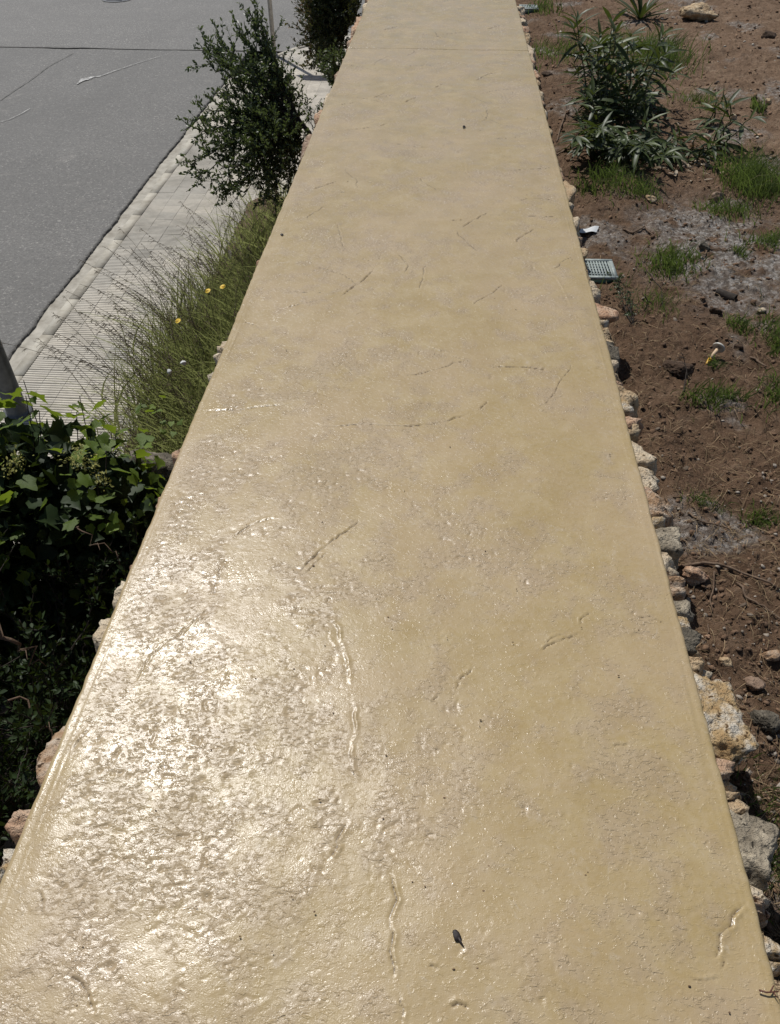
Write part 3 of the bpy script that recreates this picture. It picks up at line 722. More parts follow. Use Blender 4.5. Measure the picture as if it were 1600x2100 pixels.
RS = [ (6,18,1071,'white'),(20,33,1076,'pink'),(34,47,1078,'white'),(48,60,1081,'pink'),(61,74,1083,'beige'),(75,92,1087,'purple'),(92,116,1096,'white'),
 (118,140,1101,'white'),(142,160,1102,'pink'),(162,186,1108,'beige'),(188,205,1114,'white'),(206,224,1117,'beige'),(228,262,1118,'purple'),(266,312,1128,'purple'),(322,352,1152,'beige'),
 (356,410,1176,'beige'),(420,440,1174,'purple'),(436,462,1183,'white'),(464,482,1184,'white'),(482,496,1186,'grey'),(497,522,1196,'beige'),(532,582,1212,'beige'),(584,600,1222,'white'),
 (602,648,1252,'pink'),(656,692,1250,'beige'),(692,745,1262,'dark'),(745,778,1268,'beige'),(776,826,1302,'beige'),(826,872,1308,'pink'),(873,946,1327,'white'),(948,998,1340,'white'),
 (1000,1064,1370,'orange'),(1064,1118,1384,'grey'),(1118,1166,1389,'white'),(1166,1216,1398,'orange'),(1216,1272,1413,'grey'),(1276,1332,1420,'dark'),(1334,1372,1434,'beige'),  # the dark one is a grey stone, its shadow put into the colour
 (1374,1560,1519,'ochre'),(1562,1604,1494,'orange'),(1600,1650,1510,'beige'),(1652,1832,1588,'grey'),(1818,1858,1580,'orange'),(1880,1972,1600,'ochre'),(1985,2060,1625,'beige'),(2070,2200,1670,'grey')]
for k, (a, b_, xo, kd) in enumerate(RS): edge_stone(1, a, b_, xo, kd, hgt=0.15+0.12*((k*37) % 10)/10, seed=200+k, lvl=5 if a in (1374, 1652) else 4)
for k in range(len(RS)-1):   # small rubble packed between the big stones
    (a0, b0, x0_, _), (a1, b1, x1_, _) = RS[k], RS[k+1]; ym = (b0+a1)/2; sp = max(9, min(26, (b1-a0)*0.14)); ex_ = 1058+0.2655*ym
    edge_stone(1, ym-sp, ym+sp, ex_+(0.5*(x0_-(1058+0.2655*b0))+0.4*(x1_-(1058+0.2655*a1)))*0.42, ('beige', 'white', 'pink', 'ochre')[k % 4], ztop=-0.068-0.03*((k*7) % 5)/5, hgt=0.12, seed=300+k, lvl=3)
LS = [ (1735,1800,-6,'ochre'),(1652,1704,20,'pink'),(1410,1648,70,'orange'),(1242,1322,199,'white'),(1180,1242,232,'white'),(1126,1182,250,'pink'),(1040,1062,312,'orange'),
 (985,1040,332,'pink'),(940,982,345,'pink'),(908,938,360,'pink'),(820,880,392,'purple'),(740,800,428,'grey'),(712,742,442,'white'),(680,712,456,'white'),(585,606,507,'grey'),(500,540,532,'pink'),(425,450,570,'beige'),
 (330,350,614,'purple'),(264,320,622,'purple'),(240,262,638,'orange'),(215,238,648,'pink'),(178,212,668,'white'),(160,178,680,'orange'),(132,158,688,'purple'),(110,130,700,'purple'),(88,108,710,'pink'),
 (66,86,716,'pink'),(42,64,723,'pink'),(28,41,732,'pink'),(14,26,740,'white'),(1,12,746,'white'),(-20,-2,752,'pink')]
for k, (a, b_, xo, kd) in enumerate(LS): edge_stone(-1, a, b_, xo, kd, hgt=0.16+0.12*((k*53) % 10)/10, seed=400+k, lvl=5 if a == 1410 else 4, planes=9)
# lower courses of the tall wall: too hidden to pick apart
low = MB()
for zc in np.arange(-0.36, -2.1, -0.24):
    y = -2.0
    while y < 15:
        L = random.uniform(0.2, 0.5); V, F_ = rock_geo(2, (0.2, L, 0.235), int(rng.integers(1e6)), rough=0.07)
        low.add(V+np.array([XL+0.05+random.uniform(-0.02, 0.02), y+L/2, zc+random.uniform(-0.02, 0.02)]), None, F_); y += L*0.97
lo_ = low.build("rubble_facing", M['st_pink'], wallL); lo_["kind"] = "stuff"

# loose rocks on the soil
def rock(px, py, size, kind, label, seed, lvl=4, rz=0.0, sink=0.25, cat="stone", flat=False):
    p = on_soil(px, py); V, F_ = rock_geo(lvl, size, seed, rough=0.17, flat_top=flat)
    V[:, 2] -= V[:, 2].min()+size[2]*sink
    return tag(obj("rock", mesh("rock", V, F_, True), M['st_'+kind], None, p, (0, 0, rz)), label, cat)
rock(1422, 1190, (0.092, 0.055, 0.05), 'pink', "pale pinkish angular stone beside the wall under the long stick", 501, rz=-0.3)
rock(1565, 1483, (0.052, 0.062, 0.05), 'dark', "dark grey knobbly stone on the soil near the right edge", 502)
rock(1428, 40, (0.36, 0.22, 0.15), 'beige', "large pale flat stone on reddish soil at the top right", 503, lvl=4)
rock(1441, 512, (0.062, 0.05, 0.05), 'dark', "small dark stone on the whitish dusty soil patch", 504, 3)
rock(1388, 757, (0.115, 0.10, 0.05), 'clod', "broad brown earth clod near the wooden peg", 505, 4, cat="clod")
rock(1574, 80, (0.13, 0.10, 0.09), 'clod', "dark earth clod on the reddish soil at the far right edge", 506, 3, cat="clod")
rock(1488, 1358, (0.038, 0.030, 0.025), 'beige', "small flat beige stone among white pebbles", 507, 3)
rock(1450, 1308, (0.016, 0.016, 0.014), 'pink', "tiny pinkish stone chip beside the wall shadow", 508, 3)
rock(1468, 642, (0.05, 0.04, 0.035), 'clod', "round brown clod near the curl of dark bark", 509, 3, cat="clod")
rock(1560, 640, (0.036, 0.026, 0.02), 'white', "small white stone by the right edge below the dusty patch", 510, 3)
rock(1514, 716, (0.045, 0.045, 0.035), 'clod', "round brown clod to the right of the peg", 511, 3, cat="clod")
rock(1578, 1350, (0.05, 0.035, 0.03), 'orange', "brownish stone cut by the right picture edge among pebbles", 512, 3)
rock(1545, 1408, (0.045, 0.04, 0.03), 'purple', "greyish purple stone between the beige and knobbly stones", 513, 3)
rock(1470, 405, (0.07, 0.05, 0.06), 'purple', "small upright dark stone left of the largest grass tuft", 514, 3)
rock(1575, 208, (0.05, 0.05, 0.045), 'beige', "small light stone on reddish soil near the right edge", 515, 3)
rock(1545, 208, (0.05, 0.04, 0.035), 'clod', "small brown clod next to the light stone on reddish soil", 516, 3, cat="clod")
rock(1558, 278, (0.06, 0.04, 0.02), 'pink', "flat pale chip on soil right of the oleander shoots", 517, 3)
rock(1503, 245, (0.05, 0.045, 0.04), 'white', "small whitish stone behind the right oleander shoot", 518, 3)
rock(1335, 412, (0.06, 0.05, 0.035), 'beige', "small beige stone in front of the oleander on bare soil", 519, 3)
rock(1120, 158, (0.09, 0.06, 0.03), 'clod', "flat clod beside the wall left of the oleander", 520, 3, cat="clod")
# rock on the street side
p = np.array([-1.60, 3.35, 0]); p[2] = -1.35
V, F_ = rock_geo(4, (0.42, 0.34, 0.34), 530, rough=0.1); o = obj("boulder", mesh("boulder", V, F_, True), M['st_dark'], None, p)
tag(o, "dark pitted boulder half hidden behind the ivy", "boulder")

# ------------------------------------------------------------------ scatter on the soil
def scatter_region(n, fdens):
    out = []
    while len(out) < n:
        px = rng.uniform(1080, 1950, 4000); py = rng.uniform(-20, 2120, 4000); k = rng.uniform(size=4000)
        for a, b_, c in zip(px, py, k):
            if a < 1066+0.2655*b_: continue
            if c < fdens(a, b_): out.append((a, b_))
            if len(out) >= n: break
    P_ = np.array([at(a, b_, -0.29) for a, b_ in out]); P_[:, 2] = soil_z(P_[:, 0], P_[:, 1]); return P_
def scatter_rocks(name, n, fdens, smin, smax, mat, label, cat, apow=2.2, var=None):
    P_ = scatter_region(n, fdens); P_ = P_[P_[:, 0] > XR+0.03]; m_ = len(P_); mbr = MB()
    s_ = smin+(smax-smin)*rng.uniform(size=m_)**apow
    s_ = s_*np.clip(0.6+0.12*P_[:, 1], 0.8, 1.7)
    tmpl = [rock_geo(1, (1, 0.8, 0.55), 600+k, planes=6, rough=0.22) for k in range(6)]
    an = rng.uniform(0, 6.28, m_); ch = rng.integers(0, 6, m_); vv = np.clip(rng.uniform(0, 1, m_)*0.8+0.09*np.clip(P_[:, 1]-3, 0, 6), 0, 1)
    for k in range(6):
        I = np.where(ch == k)[0]
        if not len(I): continue
        tilt = rng.normal(0, 0.35, (len(I), 2)); c, s2 = np.cos(an[I]), np.sin(an[I]); z = np.zeros(len(I)); o1 = np.ones(len(I))
        Mx = np.stack([np.stack([c, -s2, tilt[:, 0]], -1), np.stack([s2, c, tilt[:, 1]], -1), np.stack([-tilt[:, 0], -tilt[:, 1], o1], -1)], 1)*s_[I][:, None, None]
        pos = P_[I].copy(); pos[:, 2] += s_[I]*0.12
        mbr.inst(tmpl[k][0], None, tmpl[k][1], np.concatenate([Mx, pos[:, :, None]], 2), vv[I])
    o = mbr.build(name, mat); return tag(o, label, cat, kind="stuff")
def dens_peb(x, y):
    d = 0.10
    if 950 < y < 1800 and x > 1350: d = 0.8
    if y < 330 and x > 1350: d = max(d, 0.28)
    if 380 < y < 660 and x > 1380: d = max(d, 0.4)
    return d
scatter_rocks("pebbles", 2900, dens_peb, 0.003, 0.026, M['pebble'], "scattered pale pebbles on the garden soil", "pebbles", 4.5)
scatter_rocks("soil_crumbs", 17000, lambda x, y: 0.8, 0.003, 0.026, M['clods'], "loose brown crumbs covering the garden soil", "soil crumbs", 4.5)
# straw
def straw(name, n, fd, lmin, lmax, w, mat, label):
    P_ = scatter_region(n, fd); P_ = P_[P_[:, 0] > XR+0.04]; mbs = MB()
    for q in P_:
        L = rng.uniform(lmin, lmax); a = rng.uniform(0, 6.28); cv = rng.normal(0, 0.35); t = np.linspace(0, 1, 5)
        ang = a+cv*t; st = np.stack([np.cos(ang), np.sin(ang)], -1)*L/4
        xy = q[:2]+np.cumsum(st, 0)-st[0]; lift = rng.uniform(0.001, 0.012)*np.sin(t*math.pi)+0.003+rng.uniform(0, 0.006)
        z = soil_z(xy[:, 0], xy[:, 1])+lift
        mbs.tube(np.c_[xy, z], w*rng.uniform(0.5, 1.2), w*0.4, 3, rng.uniform(), cap=False)
    return tag(mbs.build(name, mat), label, "straw", kind="stuff")
def dens_straw(x, y):
    if y < 200 and x > 1380: return 0.12
    if 330 < y < 1150: return 0.9
    return 0.5
straw("dry_straw", 5600, dens_straw, 0.012, 0.085, 0.0012, M['straw'], "dry straw and rootlets littering the garden soil")

# sticks
def stick(pts, r, mat, label, name="stick", lift=0.008, cat="stick", kids=()):
    P_ = np.array([on_soil(a, b_) for a, b_ in pts]); t = np.linspace(0, 1, len(P_)); tt = np.linspace(0, 1, 14)
    q = np.stack([np.interp(tt, t, P_[:, k]) for k in range(3)], -1); base = q[0].copy()
    q[:, 2] = np.maximum(q[:, 2], soil_z(q[:, 0], q[:, 1]))+lift; q[:, :2] += 0.004*np.stack([n2(tt*6, tt*0+pts[0][0]), n2(tt*6, tt*0+pts[0][1])], -1)
    mbs = MB(); mbs.tube(q-base, r, r*0.65, 7); 
    return tag(mbs.build(name, mat, None, True, base), label, cat)
stick([(1393,1166),(1445,1158),(1475,1161),(1530,1182),(1600,1212)], 0.0055, M['twig'], "long brown stick lying across the soil from the wall to the right edge")
stick([(1465,1172),(1462,1205),(1455,1240),(1460,1260)], 0.003, M['twig'], "thin crooked root hanging down from the long stick")
stick([(1512,1195),(1530,1230),(1570,1252),(1602,1275)], 0.0042, M['twig'], "forked root curving right below the long stick")
stick([(1450,1283),(1452,1300),(1442,1320)], 0.0026, M['twig'], "short curled root tip beside the wall shadow")
stick([(1410,1054),(1432,1070),(1470,1080),(1508,1089)], 0.0038, M['twig'], "short bowed brown stick above the long stick")
stick([(1278,473),(1300,476),(1318,474),(1342,488)], 0.006, M['twig'], "slender pale stick on the soil above the grass tuft")
stick([(1452,508),(1448,520),(1436,531),(1425,528)], 0.004, M['twig'], "thin bent twig beside the small dark stone")
stick([(1452,512),(1490,515),(1520,513)], 0.0035, M['twig'], "thin straight twig right of the small dark stone")
stick([(1540,732),(1552,742),(1570,755)], 0.006, M['twig'], "short thick pale stick right of the peg")
stick([(1130,325),(1155,312),(1172,300)], 0.007, M['twig'], "bent dead branch beside the wall under the oleander")
stick([(1142,290),(1150,262),(1160,235),(1158,215)], 0.006, M['twig'], "curved dead twig between wall and oleander")
stick([(1575,1620),(1590,1635),(1606,1650)], 0.003, M['straw'], "straight pale straw stalk by the right edge")
# curl of bark
mbk = MB(); c0 = on_soil(1488, 610); an = np.linspace(-0.3, 3.6, 12); rr = 0.022
for k in range(2): pass
V = []; 
for s_ in np.linspace(-0.05, 0.05, 6):
    for a in an: V.append([s_, rr*math.cos(a)*(1+0.1*math.sin(s_*60)), rr*math.sin(a)+0.01])
    
n_ = len(an); Vo = np.array(V); Vi = Vo.copy(); Vi[:, 1] *= 0.85; Vi[:, 2] = (Vi[:, 2]-0.01)*0.85+0.01
i = (np.arange(5)[:, None]*n_+np.arange(n_-1)[None]).ravel()
mbk.add(Vo, np.stack([i, i+1, i+n_+1, i+n_], -1)); mbk.add(Vi, np.stack([i, i+n_, i+n_+1, i+1], -1))
o = mbk.build("bark_curl", M['bark'], None, True, c0); o.rotation_euler = (0, 0, -0.7); tag(o, "curl of dark bark lying on the dusty soil", "bark")

# ------------------------------------------------------------------ irrigation covers, sheet, peg, leaf bits
def irrigation(px, py, wx, wy, hz, rz, label):
    p = on_soil(px, py); t = thing("irrigation_box", (p[0], p[1], p[2]-0.01), label, "valve box", rz=rz)
    mbb = MB(); mbb.box((-wx/2, -wy/2, -0.10), (wx/2, wy/2, hz-0.012)); mbb.build("box_body", M['coverdark'], t)
    fr = MB(); e = 0.016
    fr.box((-wx/2-0.004, -wy/2-0.004, hz-0.014), (wx/2+0.004, -wy/2+e, hz)); fr.box((-wx/2-0.004, wy/2-e, hz-0.014), (wx/2+0.004, wy/2+0.004, hz))
    fr.box((-wx/2-0.004, -wy/2+e, hz-0.0145), (-wx/2+e, wy/2-e, hz-0.0005)); fr.box((wx/2-e, -wy/2+e, hz-0.0145), (wx/2+0.004, wy/2-e, hz-0.0005)); fr.build("rim", M['cover'], t)
    nb = 9; x0, x1 = -wx/2+e+0.004, wx/2-e-0.004
    for k in range(nb):
        xx = x0+(x1-x0)*k/(nb-1); bb = MB(); bb.box((xx-0.0042, -wy/2+e+0.001, hz-0.012), (xx+0.0042, wy/2-e-0.001, hz-0.003)); bb.build("bar", M['cover'], t)
    for k in range(1, 6):
        yy = -wy/2+e+(wy-2*e)*k/6; bb = MB(); bb.box((x0-0.003, yy-0.003, hz-0.0115), (x1+0.003, yy+0.003, hz-0.0035)); bb.build("crossbar", M['cover'], t)
    return t
irrigation(1226, 562, 0.165, 0.21, 0.045, 0.02, "grey green grated valve box cover beside the wall")
irrigation(1084, 20, 0.20, 0.21, 0.035, 0.0, "flat grated valve box cover beside the wall at the top of the picture")
p = on_soil(1206, 481); u = np.linspace(-1, 1, 9); U_, V_ = np.meshgrid(u, u)
z = 0.012+0.006*np.sin(U_*3)+0.004*V_*U_; Vp = np.stack([U_*0.052+V_*0.012, V_*0.034+U_*0.008, z], -1).reshape(-1, 3); n_ = 9
i = (np.arange(8)[:, None]*n_+np.arange(8)[None]).ravel(); q = np.stack([i, i+1, i+n_+1, i+n_], -1)
mbp = MB(); mbp.add(Vp, q); mbp.add(Vp-np.array([0, 0, 0.0012]), q[:, ::-1]); tag(mbp.build("plastic_scrap", M['paper'], None, False, p), "small whitish rectangular scrap of sheet beside the wall", "scrap")
# peg: wooden shaft, yellow tip, round off-white head, leaning to the right
a = on_soil(1448, 748); b_ = a+np.array([0.062, 0.078, 0.040])
t = thing("marker_peg", a, "wooden peg with yellow tip and round white head leaning over the soil", "peg")
d = (b_-a); u1 = d/np.linalg.norm(d)
mb = MB(); mb.tube(np.array([u1*0.036, d*0.7, d*0.985]), 0.0085, 0.0085, 12); mb.build("shaft", M['wood'], t, True)
mb = MB(); mb.tube(np.array([-u1*0.005, u1*0.010, u1*0.0355]), 0.0035, 0.0088, 12); mb.build("tip", M['yellow'], t, True)
hd = MB(); pr = [(0.0, 0.012), (0.012, 0.0115), (0.024, 0.008), (0.0285, 0.002), (0.027, -0.003), (0.022, -0.001), (0.010, 0.002), (0.0, 0.002)]
q = Vector(u1).to_track_quat('Z', 'Y').to_matrix(); q = np.array(q); k_ = 24; V = []
for r_, z_ in pr:
    for e in range(k_): V.append(q@np.array([r_*math.cos(e*6.2832/k_), r_*math.sin(e*6.2832/k_), z_])+d)
ii = np.arange(len(pr)-1)[:, None]*k_; jj = np.arange(k_)[None]; hd.add(V, np.stack([ii+jj, ii+(jj+1) % k_, ii+k_+(jj+1) % k_, ii+k_+jj], -1).reshape(-1, 4)[:, ::-1]); hd.build("head", M['cap'], t, True)

# dark husk on the walkway
def husk(px, py, L, wd, ang, label):
    p = at(px, py, 0.004); V, F_ = rock_geo(3, (wd, L*0.55, wd*0.55), int(px), rough=0.12)
    V[:, 1] += L*0.18; mbh = MB(); mbh.add(V+np.array([0, 0, wd*0.25]), None, F_)
    mbh.tube(np.array([[0, 0.02*0, wd*0.2], [0.001, -L*0.3, wd*0.15], [0.003, -L*0.6, wd*0.1]]), wd*0.28, wd*0.05, 6)
    o = mbh.build("dry_husk", M['husk'], None, True, p); o.rotation_euler = (0, 0, ang); return tag(o, label, "husk")
husk(940, 1924, 0.030, 0.014, 0.45, "dark dry husk with a pointed tail lying on the near walkway")
husk(578, 483, 0.020, 0.016, 0.3, "dark leaf fragment near the left walkway edge above the yellow flowers")
husk(952, 262, 0.022, 0.026, 1.4, "tiny dark leaf fragment in the middle of the far walkway")
mb = MB(); p = at(1578, 2037, 0.004)
mb.tube([[-0.018, 0.003, 0.002], [-0.006, 0, 0.004], [0.004, 0.001, 0.005], [0.016, 0.003, 0.003]], 0.0018, 0.001, 6); mb.tube([[0.0, 0, 0.004], [0.006, 0.008, 0.006], [0.010, 0.012, 0.004]], 0.0016, 0.0008, 6); mb.tube([[0.006, 0.001, 0.004], [0.010, -0.008, 0.006]], 0.0014, 0.0008, 6)
tag(mb.build("forked_twig", M['redtwig'], None, True, p), "tiny forked red brown twig on the right walkway edge", "twig")

# ------------------------------------------------------------------ manhole cover, posts
c = at(240, -2, ZR+0.03); t = thing("manhole_cover", (c[0], c[1], ZR+0.026), "round iron manhole cover in the street at the top left", "manhole")
def disc(r0, r1, z, k=48):
    m_ = MB(); an = np.arange(k)*2*math.pi/k; A = np.stack([np.cos(an), np.sin(an)], -1)
    V = np.concatenate([np.c_[A*r0, np.full(k, z)], np.c_[A*r1, np.full(k, z)]]); j = np.arange(k); j2 = (j+1) % k
    return m_.add(V, np.stack([j, k+j, k+j2, j2], -1))
disc(0.305, 0.345, 0.006).build("frame", M['iron'], t); disc(0.001, 0.30, 0.004).build("lid", M['iron'], t)
for a in range(-2, 3):
    m_ = MB(); L = math.sqrt(0.27**2-(a*0.1)**2); m_.box((-L, a*0.1-0.02, 0.003), (L, a*0.1+0.02, 0.012)); m_.build("rib", M['iron'], t)

def lathe(pr, k=32):
    m_ = MB(); an = np.arange(k)*2*math.pi/k; V = []
    for r_, z_ in pr: V += [[r_*math.cos(a), r_*math.sin(a), z_] for a in an]
    ii = np.arange(len(pr)-1)[:, None]*k; jj = np.arange(k)[None]
    return m_.add(V, np.stack([ii+jj, ii+(jj+1) % k, ii+k+(jj+1) % k, ii+k+jj], -1).reshape(-1, 4))
bp = at(42, 846, ZS)
t = thing("street_post", (bp[0]-0.02, bp[1], ZS), "thick grey metal post on the pavement behind the ivy", "post")
lathe([(0.001, 0), (0.115, 0.0), (0.115, 0.015), (0.09, 0.02), (0.082, 0.03), (0.078, 1.0), (0.066, 1.15), (0.062, 4.0), (0.001, 4.02)]).build("shaft", M['post'], t, True)
m_ = MB(); k = 10; an = np.linspace(-1.75, -0.45, k); V = []
for z_ in (0.26, 0.30, 0.62, 0.66):
    wv = 0.75 if z_ in (0.26, 0.66) else 1.0
    for a in an: am = (an[0]+an[-1])/2; V.append([0.0835*math.cos(am+(a-am)*wv), 0.0835*math.sin(am+(a-am)*wv), z_])
ii = np.arange(3)[:, None]*k; jj = np.arange(k-1)[None]; m_.add(V, np.stack([ii+jj, ii+jj+1, ii+k+jj+1, ii+k+jj], -1).reshape(-1, 4)); m_.build("access_door", M['post'], t, True)

pp = at(563, 112, ZS); t = thing("sign_pole", (pp[0], pp[1], ZS), "thin grey sign pole at the corner of the pavement", "pole")
lathe([(0.001, 0), (0.040, 0.0), (0.040, 2.95), (0.001, 2.955)], 20).build("pole_shaft", M['pole'], t, True)
lathe([(0.001, 0), (0.065, 0.0), (0.06, 0.02), (0.041, 0.03)], 20).build("base_collar", M['pole'], t, True)
m_ = MB(); m_.box((-0.24, -0.055, 2.32), (0.24, -0.045, 2.90)); m_.build("sign_plate", M['plate'], t)

# ------------------------------------------------------------------ foliage templates
def leaf_ivy(var=0):
    r = np.random.default_rng(900+var)
    pts = [(0, 0), (0.22, -0.10), (0.46, 0.06), (0.40, 0.28), (0.52, 0.46), (0.26, 0.60), (0.14, 0.80), (0, 1.0)]
    pts = [(x*(1+r.normal(0, .06)), y*(1+r.normal(0, .04))) for x, y in pts]
    R_ = pts[1:-1]; L_ = [(-x*(1+r.normal(0, .07)), y) for x, y in R_]
    fold = r.uniform(0.12, 0.4); droop = r.uniform(0.1, 0.45)
    mid = [(0, 0), (0, 0.25), (0, 0.5), (0, 0.75), (0, 1.0)]
    def z(x, y): return abs(x)*fold - droop*(y**2)*0.5 - 0.25*x*x + 0.05*math.sin(7*x+5*y+var)
    V = [(x, y, z(x, y)) for x, y in mid] + [(x, y, z(x, y)) for x, y in R_] + [(x, y, z(x, y)) for x, y in L_]
    # right indices 5..10, left 11..16
    def side(o, flip):
        T_ = [(0, o, o+1), (0, o+1, 1), (1, o+1, o+2), (1, o+2, 2), (2, o+2, o+3), (2, o+3, o+4), (2, o+4, 3), (3, o+4, o+5), (3, o+5, 4)]
        return [t_[::-1] for t_ in T_] if flip else T_
    return np.array(V), np.array(side(5, False)+side(11, True))
def leaf_lance(seed=0, wd=0.085, bend=0.25, fold=0.3):
    r = np.random.default_rng(950+seed); ys = np.array([0, 0.12, 0.35, 0.6, 0.83, 1.0]); ws = np.array([0.25, 0.65, 1, 0.95, 0.55, 0.0])*wd
    bend = bend*r.uniform(0.2, 1.5); tw = r.normal(0, 0.3)
    V = []
    for y, w_ in zip(ys, ws):
        zc = -bend*y*y
        for s_ in (-1, 0, 1): V.append((s_*w_, y*(1-0.1*bend), zc + abs(s_)*w_*fold + s_*w_*tw*y))
    Q_ = []
    for k in range(5):
        a = k*3; Q_ += [[a, a+1, a+4, a+3], [a+1, a+2, a+5, a+4]]
    return np.array(V), np.array(Q_)
def leaf_small():
    V = np.array([(0, 0, 0), (0.2, 0.3, 0.05), (0.22, 0.62, 0.05), (0, 1, -0.05), (-0.22, 0.62, 0.05), (-0.2, 0.3, 0.05), (0, 0.45, -0.02)])
    T_ = np.array([(0, 1, 6), (1, 2, 6), (2, 3, 6), (3, 4, 6), (4, 5, 6), (5, 0, 6)]); return V, T_

def place_leaf(name, me, parent, pos, d, roll, sc):
    Mx = frames(np.array([d]), np.array([roll]), np.array([sc]), np.array([pos]))[0]
    o = bpy.data.objects.new(name, me); COL.objects.link(o); o.parent = parent
    o.matrix_local = Matrix((tuple(Mx[0]), tuple(Mx[1]), tuple(Mx[2]), (0, 0, 0, 1))); return o
def unit(v): return v/(np.linalg.norm(v)+1e-9)

# ------------------------------------------------------------------ ivy mound
ivm = []
for k in range(5):
    V, T_ = leaf_ivy(k); me = mesh("ivy_leaf", V, T_, True, np.zeros(len(V))); me.materials.append(M['ivy']); ivm.append(me)
IC, IR = np.array([-2.10, 2.70, -0.97]), np.array([0.92, 0.52, 0.56])
ivy = thing("ivy_bush", (IC[0], IC[1], -2.0), "glossy dark green ivy mound with large leaves left of the walkway", "ivy")
base = np.array([IC[0], IC[1], -2.0])
r9 = np.random.default_rng(99); cnt = 0; tries = 0
while cnt < 290 and tries < 9000:
    tries += 1
    d = unit(r9.normal(size=3)); 
    if d[2] < -0.35: continue
    lump = 1+0.11*float(n3(np.array([d*2.3+5]), 3)[0])+0.07*float(n3(np.array([d*5.0]), 4)[0])
    p_ = IC+d*IR*lump*r9.uniform(0.86, 1.04)
    # only the parts that can be seen over the wall
    if p_[0] > -1.18: continue
    nrm = unit(d/IR); out = unit(nrm*0.55+np.array(SUND)*0.55+r9.normal(0, 0.28, 3))
    tang = unit(np.cross(out, r9.normal(size=3))); tang = unit(tang+np.array([0, 0, -0.45])-out*0.1)
    x_ = np.cross(tang, out); z_ = np.cross(x_, tang); sc = r9.uniform(0.045, 0.105)*(0.75 if r9.uniform() < .4 else 1)
    o = bpy.data.objects.new("leaf", ivm[r9.integers(5)]); COL.objects.link(o); o.parent = ivy
    x_ = unit(x_); z_ = unit(z_); q_ = p_-base
    o.matrix_local = Matrix(((x_[0]*sc, tang[0]*sc, z_[0]*sc, q_[0]), (x_[1]*sc, tang[1]*sc, z_[1]*sc, q_[1]), (x_[2]*sc, tang[2]*sc, z_[2]*sc, q_[2]), (0, 0, 0, 1))); cnt += 1
def leaf_cloud(n, C_, R_, tv, tf, smin, smax, mat, name, parent, basep, seed, quads=False, shell=0.3, down=0.2, keep=None):
    r = np.random.default_rng(seed); d = r.normal(size=(n*3, 3)); d /= np.linalg.norm(d, axis=1)[:, None]
    rad = r.uniform(shell, 1.0, n*3)**0.6; P_ = C_+d*R_*rad[:, None]*(1+0.2*n3(d*2.5+seed, seed)[:, None])
    kp = np.ones(len(P_), bool) if keep is None else keep(P_)
    P_ = P_[kp][:n]; d = d[kp][:n]; m_ = len(P_)
    dr = d*0.6+r.normal(0, 0.7, (m_, 3)); dr[:, 2] -= down
    Mx = frames(dr, r.uniform(-1.2, 1.2, m_), r.uniform(smin, smax, m_), P_-basep)
    mbc = MB(); mbc.inst(tv, tf if quads else None, None if quads else tf, Mx, r.uniform(0, 1, m_))
    o = mbc.build(name, mat, parent); o["kind"] = "stuff"; return o
V, T_ = leaf_ivy(1)
leaf_cloud(5200, IC+np.array([0, -0.05, -0.45]), IR*np.array([0.97, 1.0, 1.5]), V, T_, 0.05, 0.11, M['ivy_shaded'], "inner_leaves", ivy, base, 77, keep=lambda P_: (P_[:, 0] < -1.12) & (P_[:, 2] > -2.0))
mb = MB(); r9 = np.random.default_rng(98)
for k in range(26):
    a = r9.uniform(0, 6.28); p0 = np.array([math.cos(a)*0.25, math.sin(a)*0.2, 0.0]); d = unit(np.array([r9.normal(), r9.normal(), 1.4])); p1 = (IC-base)+d*IR*r9.uniform(0.7, 1.1)
    t_ = np.linspace(0, 1, 7)[:, None]; pts = p0+(p1-p0)*t_+0.05*r9.normal(size=(7, 3))*np.sin(t_*3.14); mb.tube(pts, 0.008, 0.002, 5)
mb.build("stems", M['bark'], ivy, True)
# yellow green flower heads of the ivy
sV, sT = leaf_small(); r9 = np.random.default_rng(97)
M['flower'] = leaf_mat("ivy_flower", [(0, (0.13, 0.15, 0.03)), (1, (0.30, 0.28, 0.06))], 0.6, 0.2, (0.2, 0.22, 0.05))
for (px, py) in ((205, 930), (232, 955), (185, 945), (45, 948), (262, 985), (25, 962)):
    c_ = atY(px*0.8, py, 2.20); m_ = 60; d = r9.normal(size=(m_, 3)); d[:, 2] = np.abs(d[:, 2]); Mx = frames(d, r9.uniform(-1, 1, m_), r9.uniform(0.008, 0.018, m_), c_-base+r9.normal(0, 0.018, (m_, 3)))
    mb = MB(); mb.inst(sV, None, sT, Mx, r9.uniform(0, 1, m_)); o = mb.build("flower_head", M['flower'], ivy); o["kind"] = "stuff"; o["label"] = "yellow green ivy flower head"

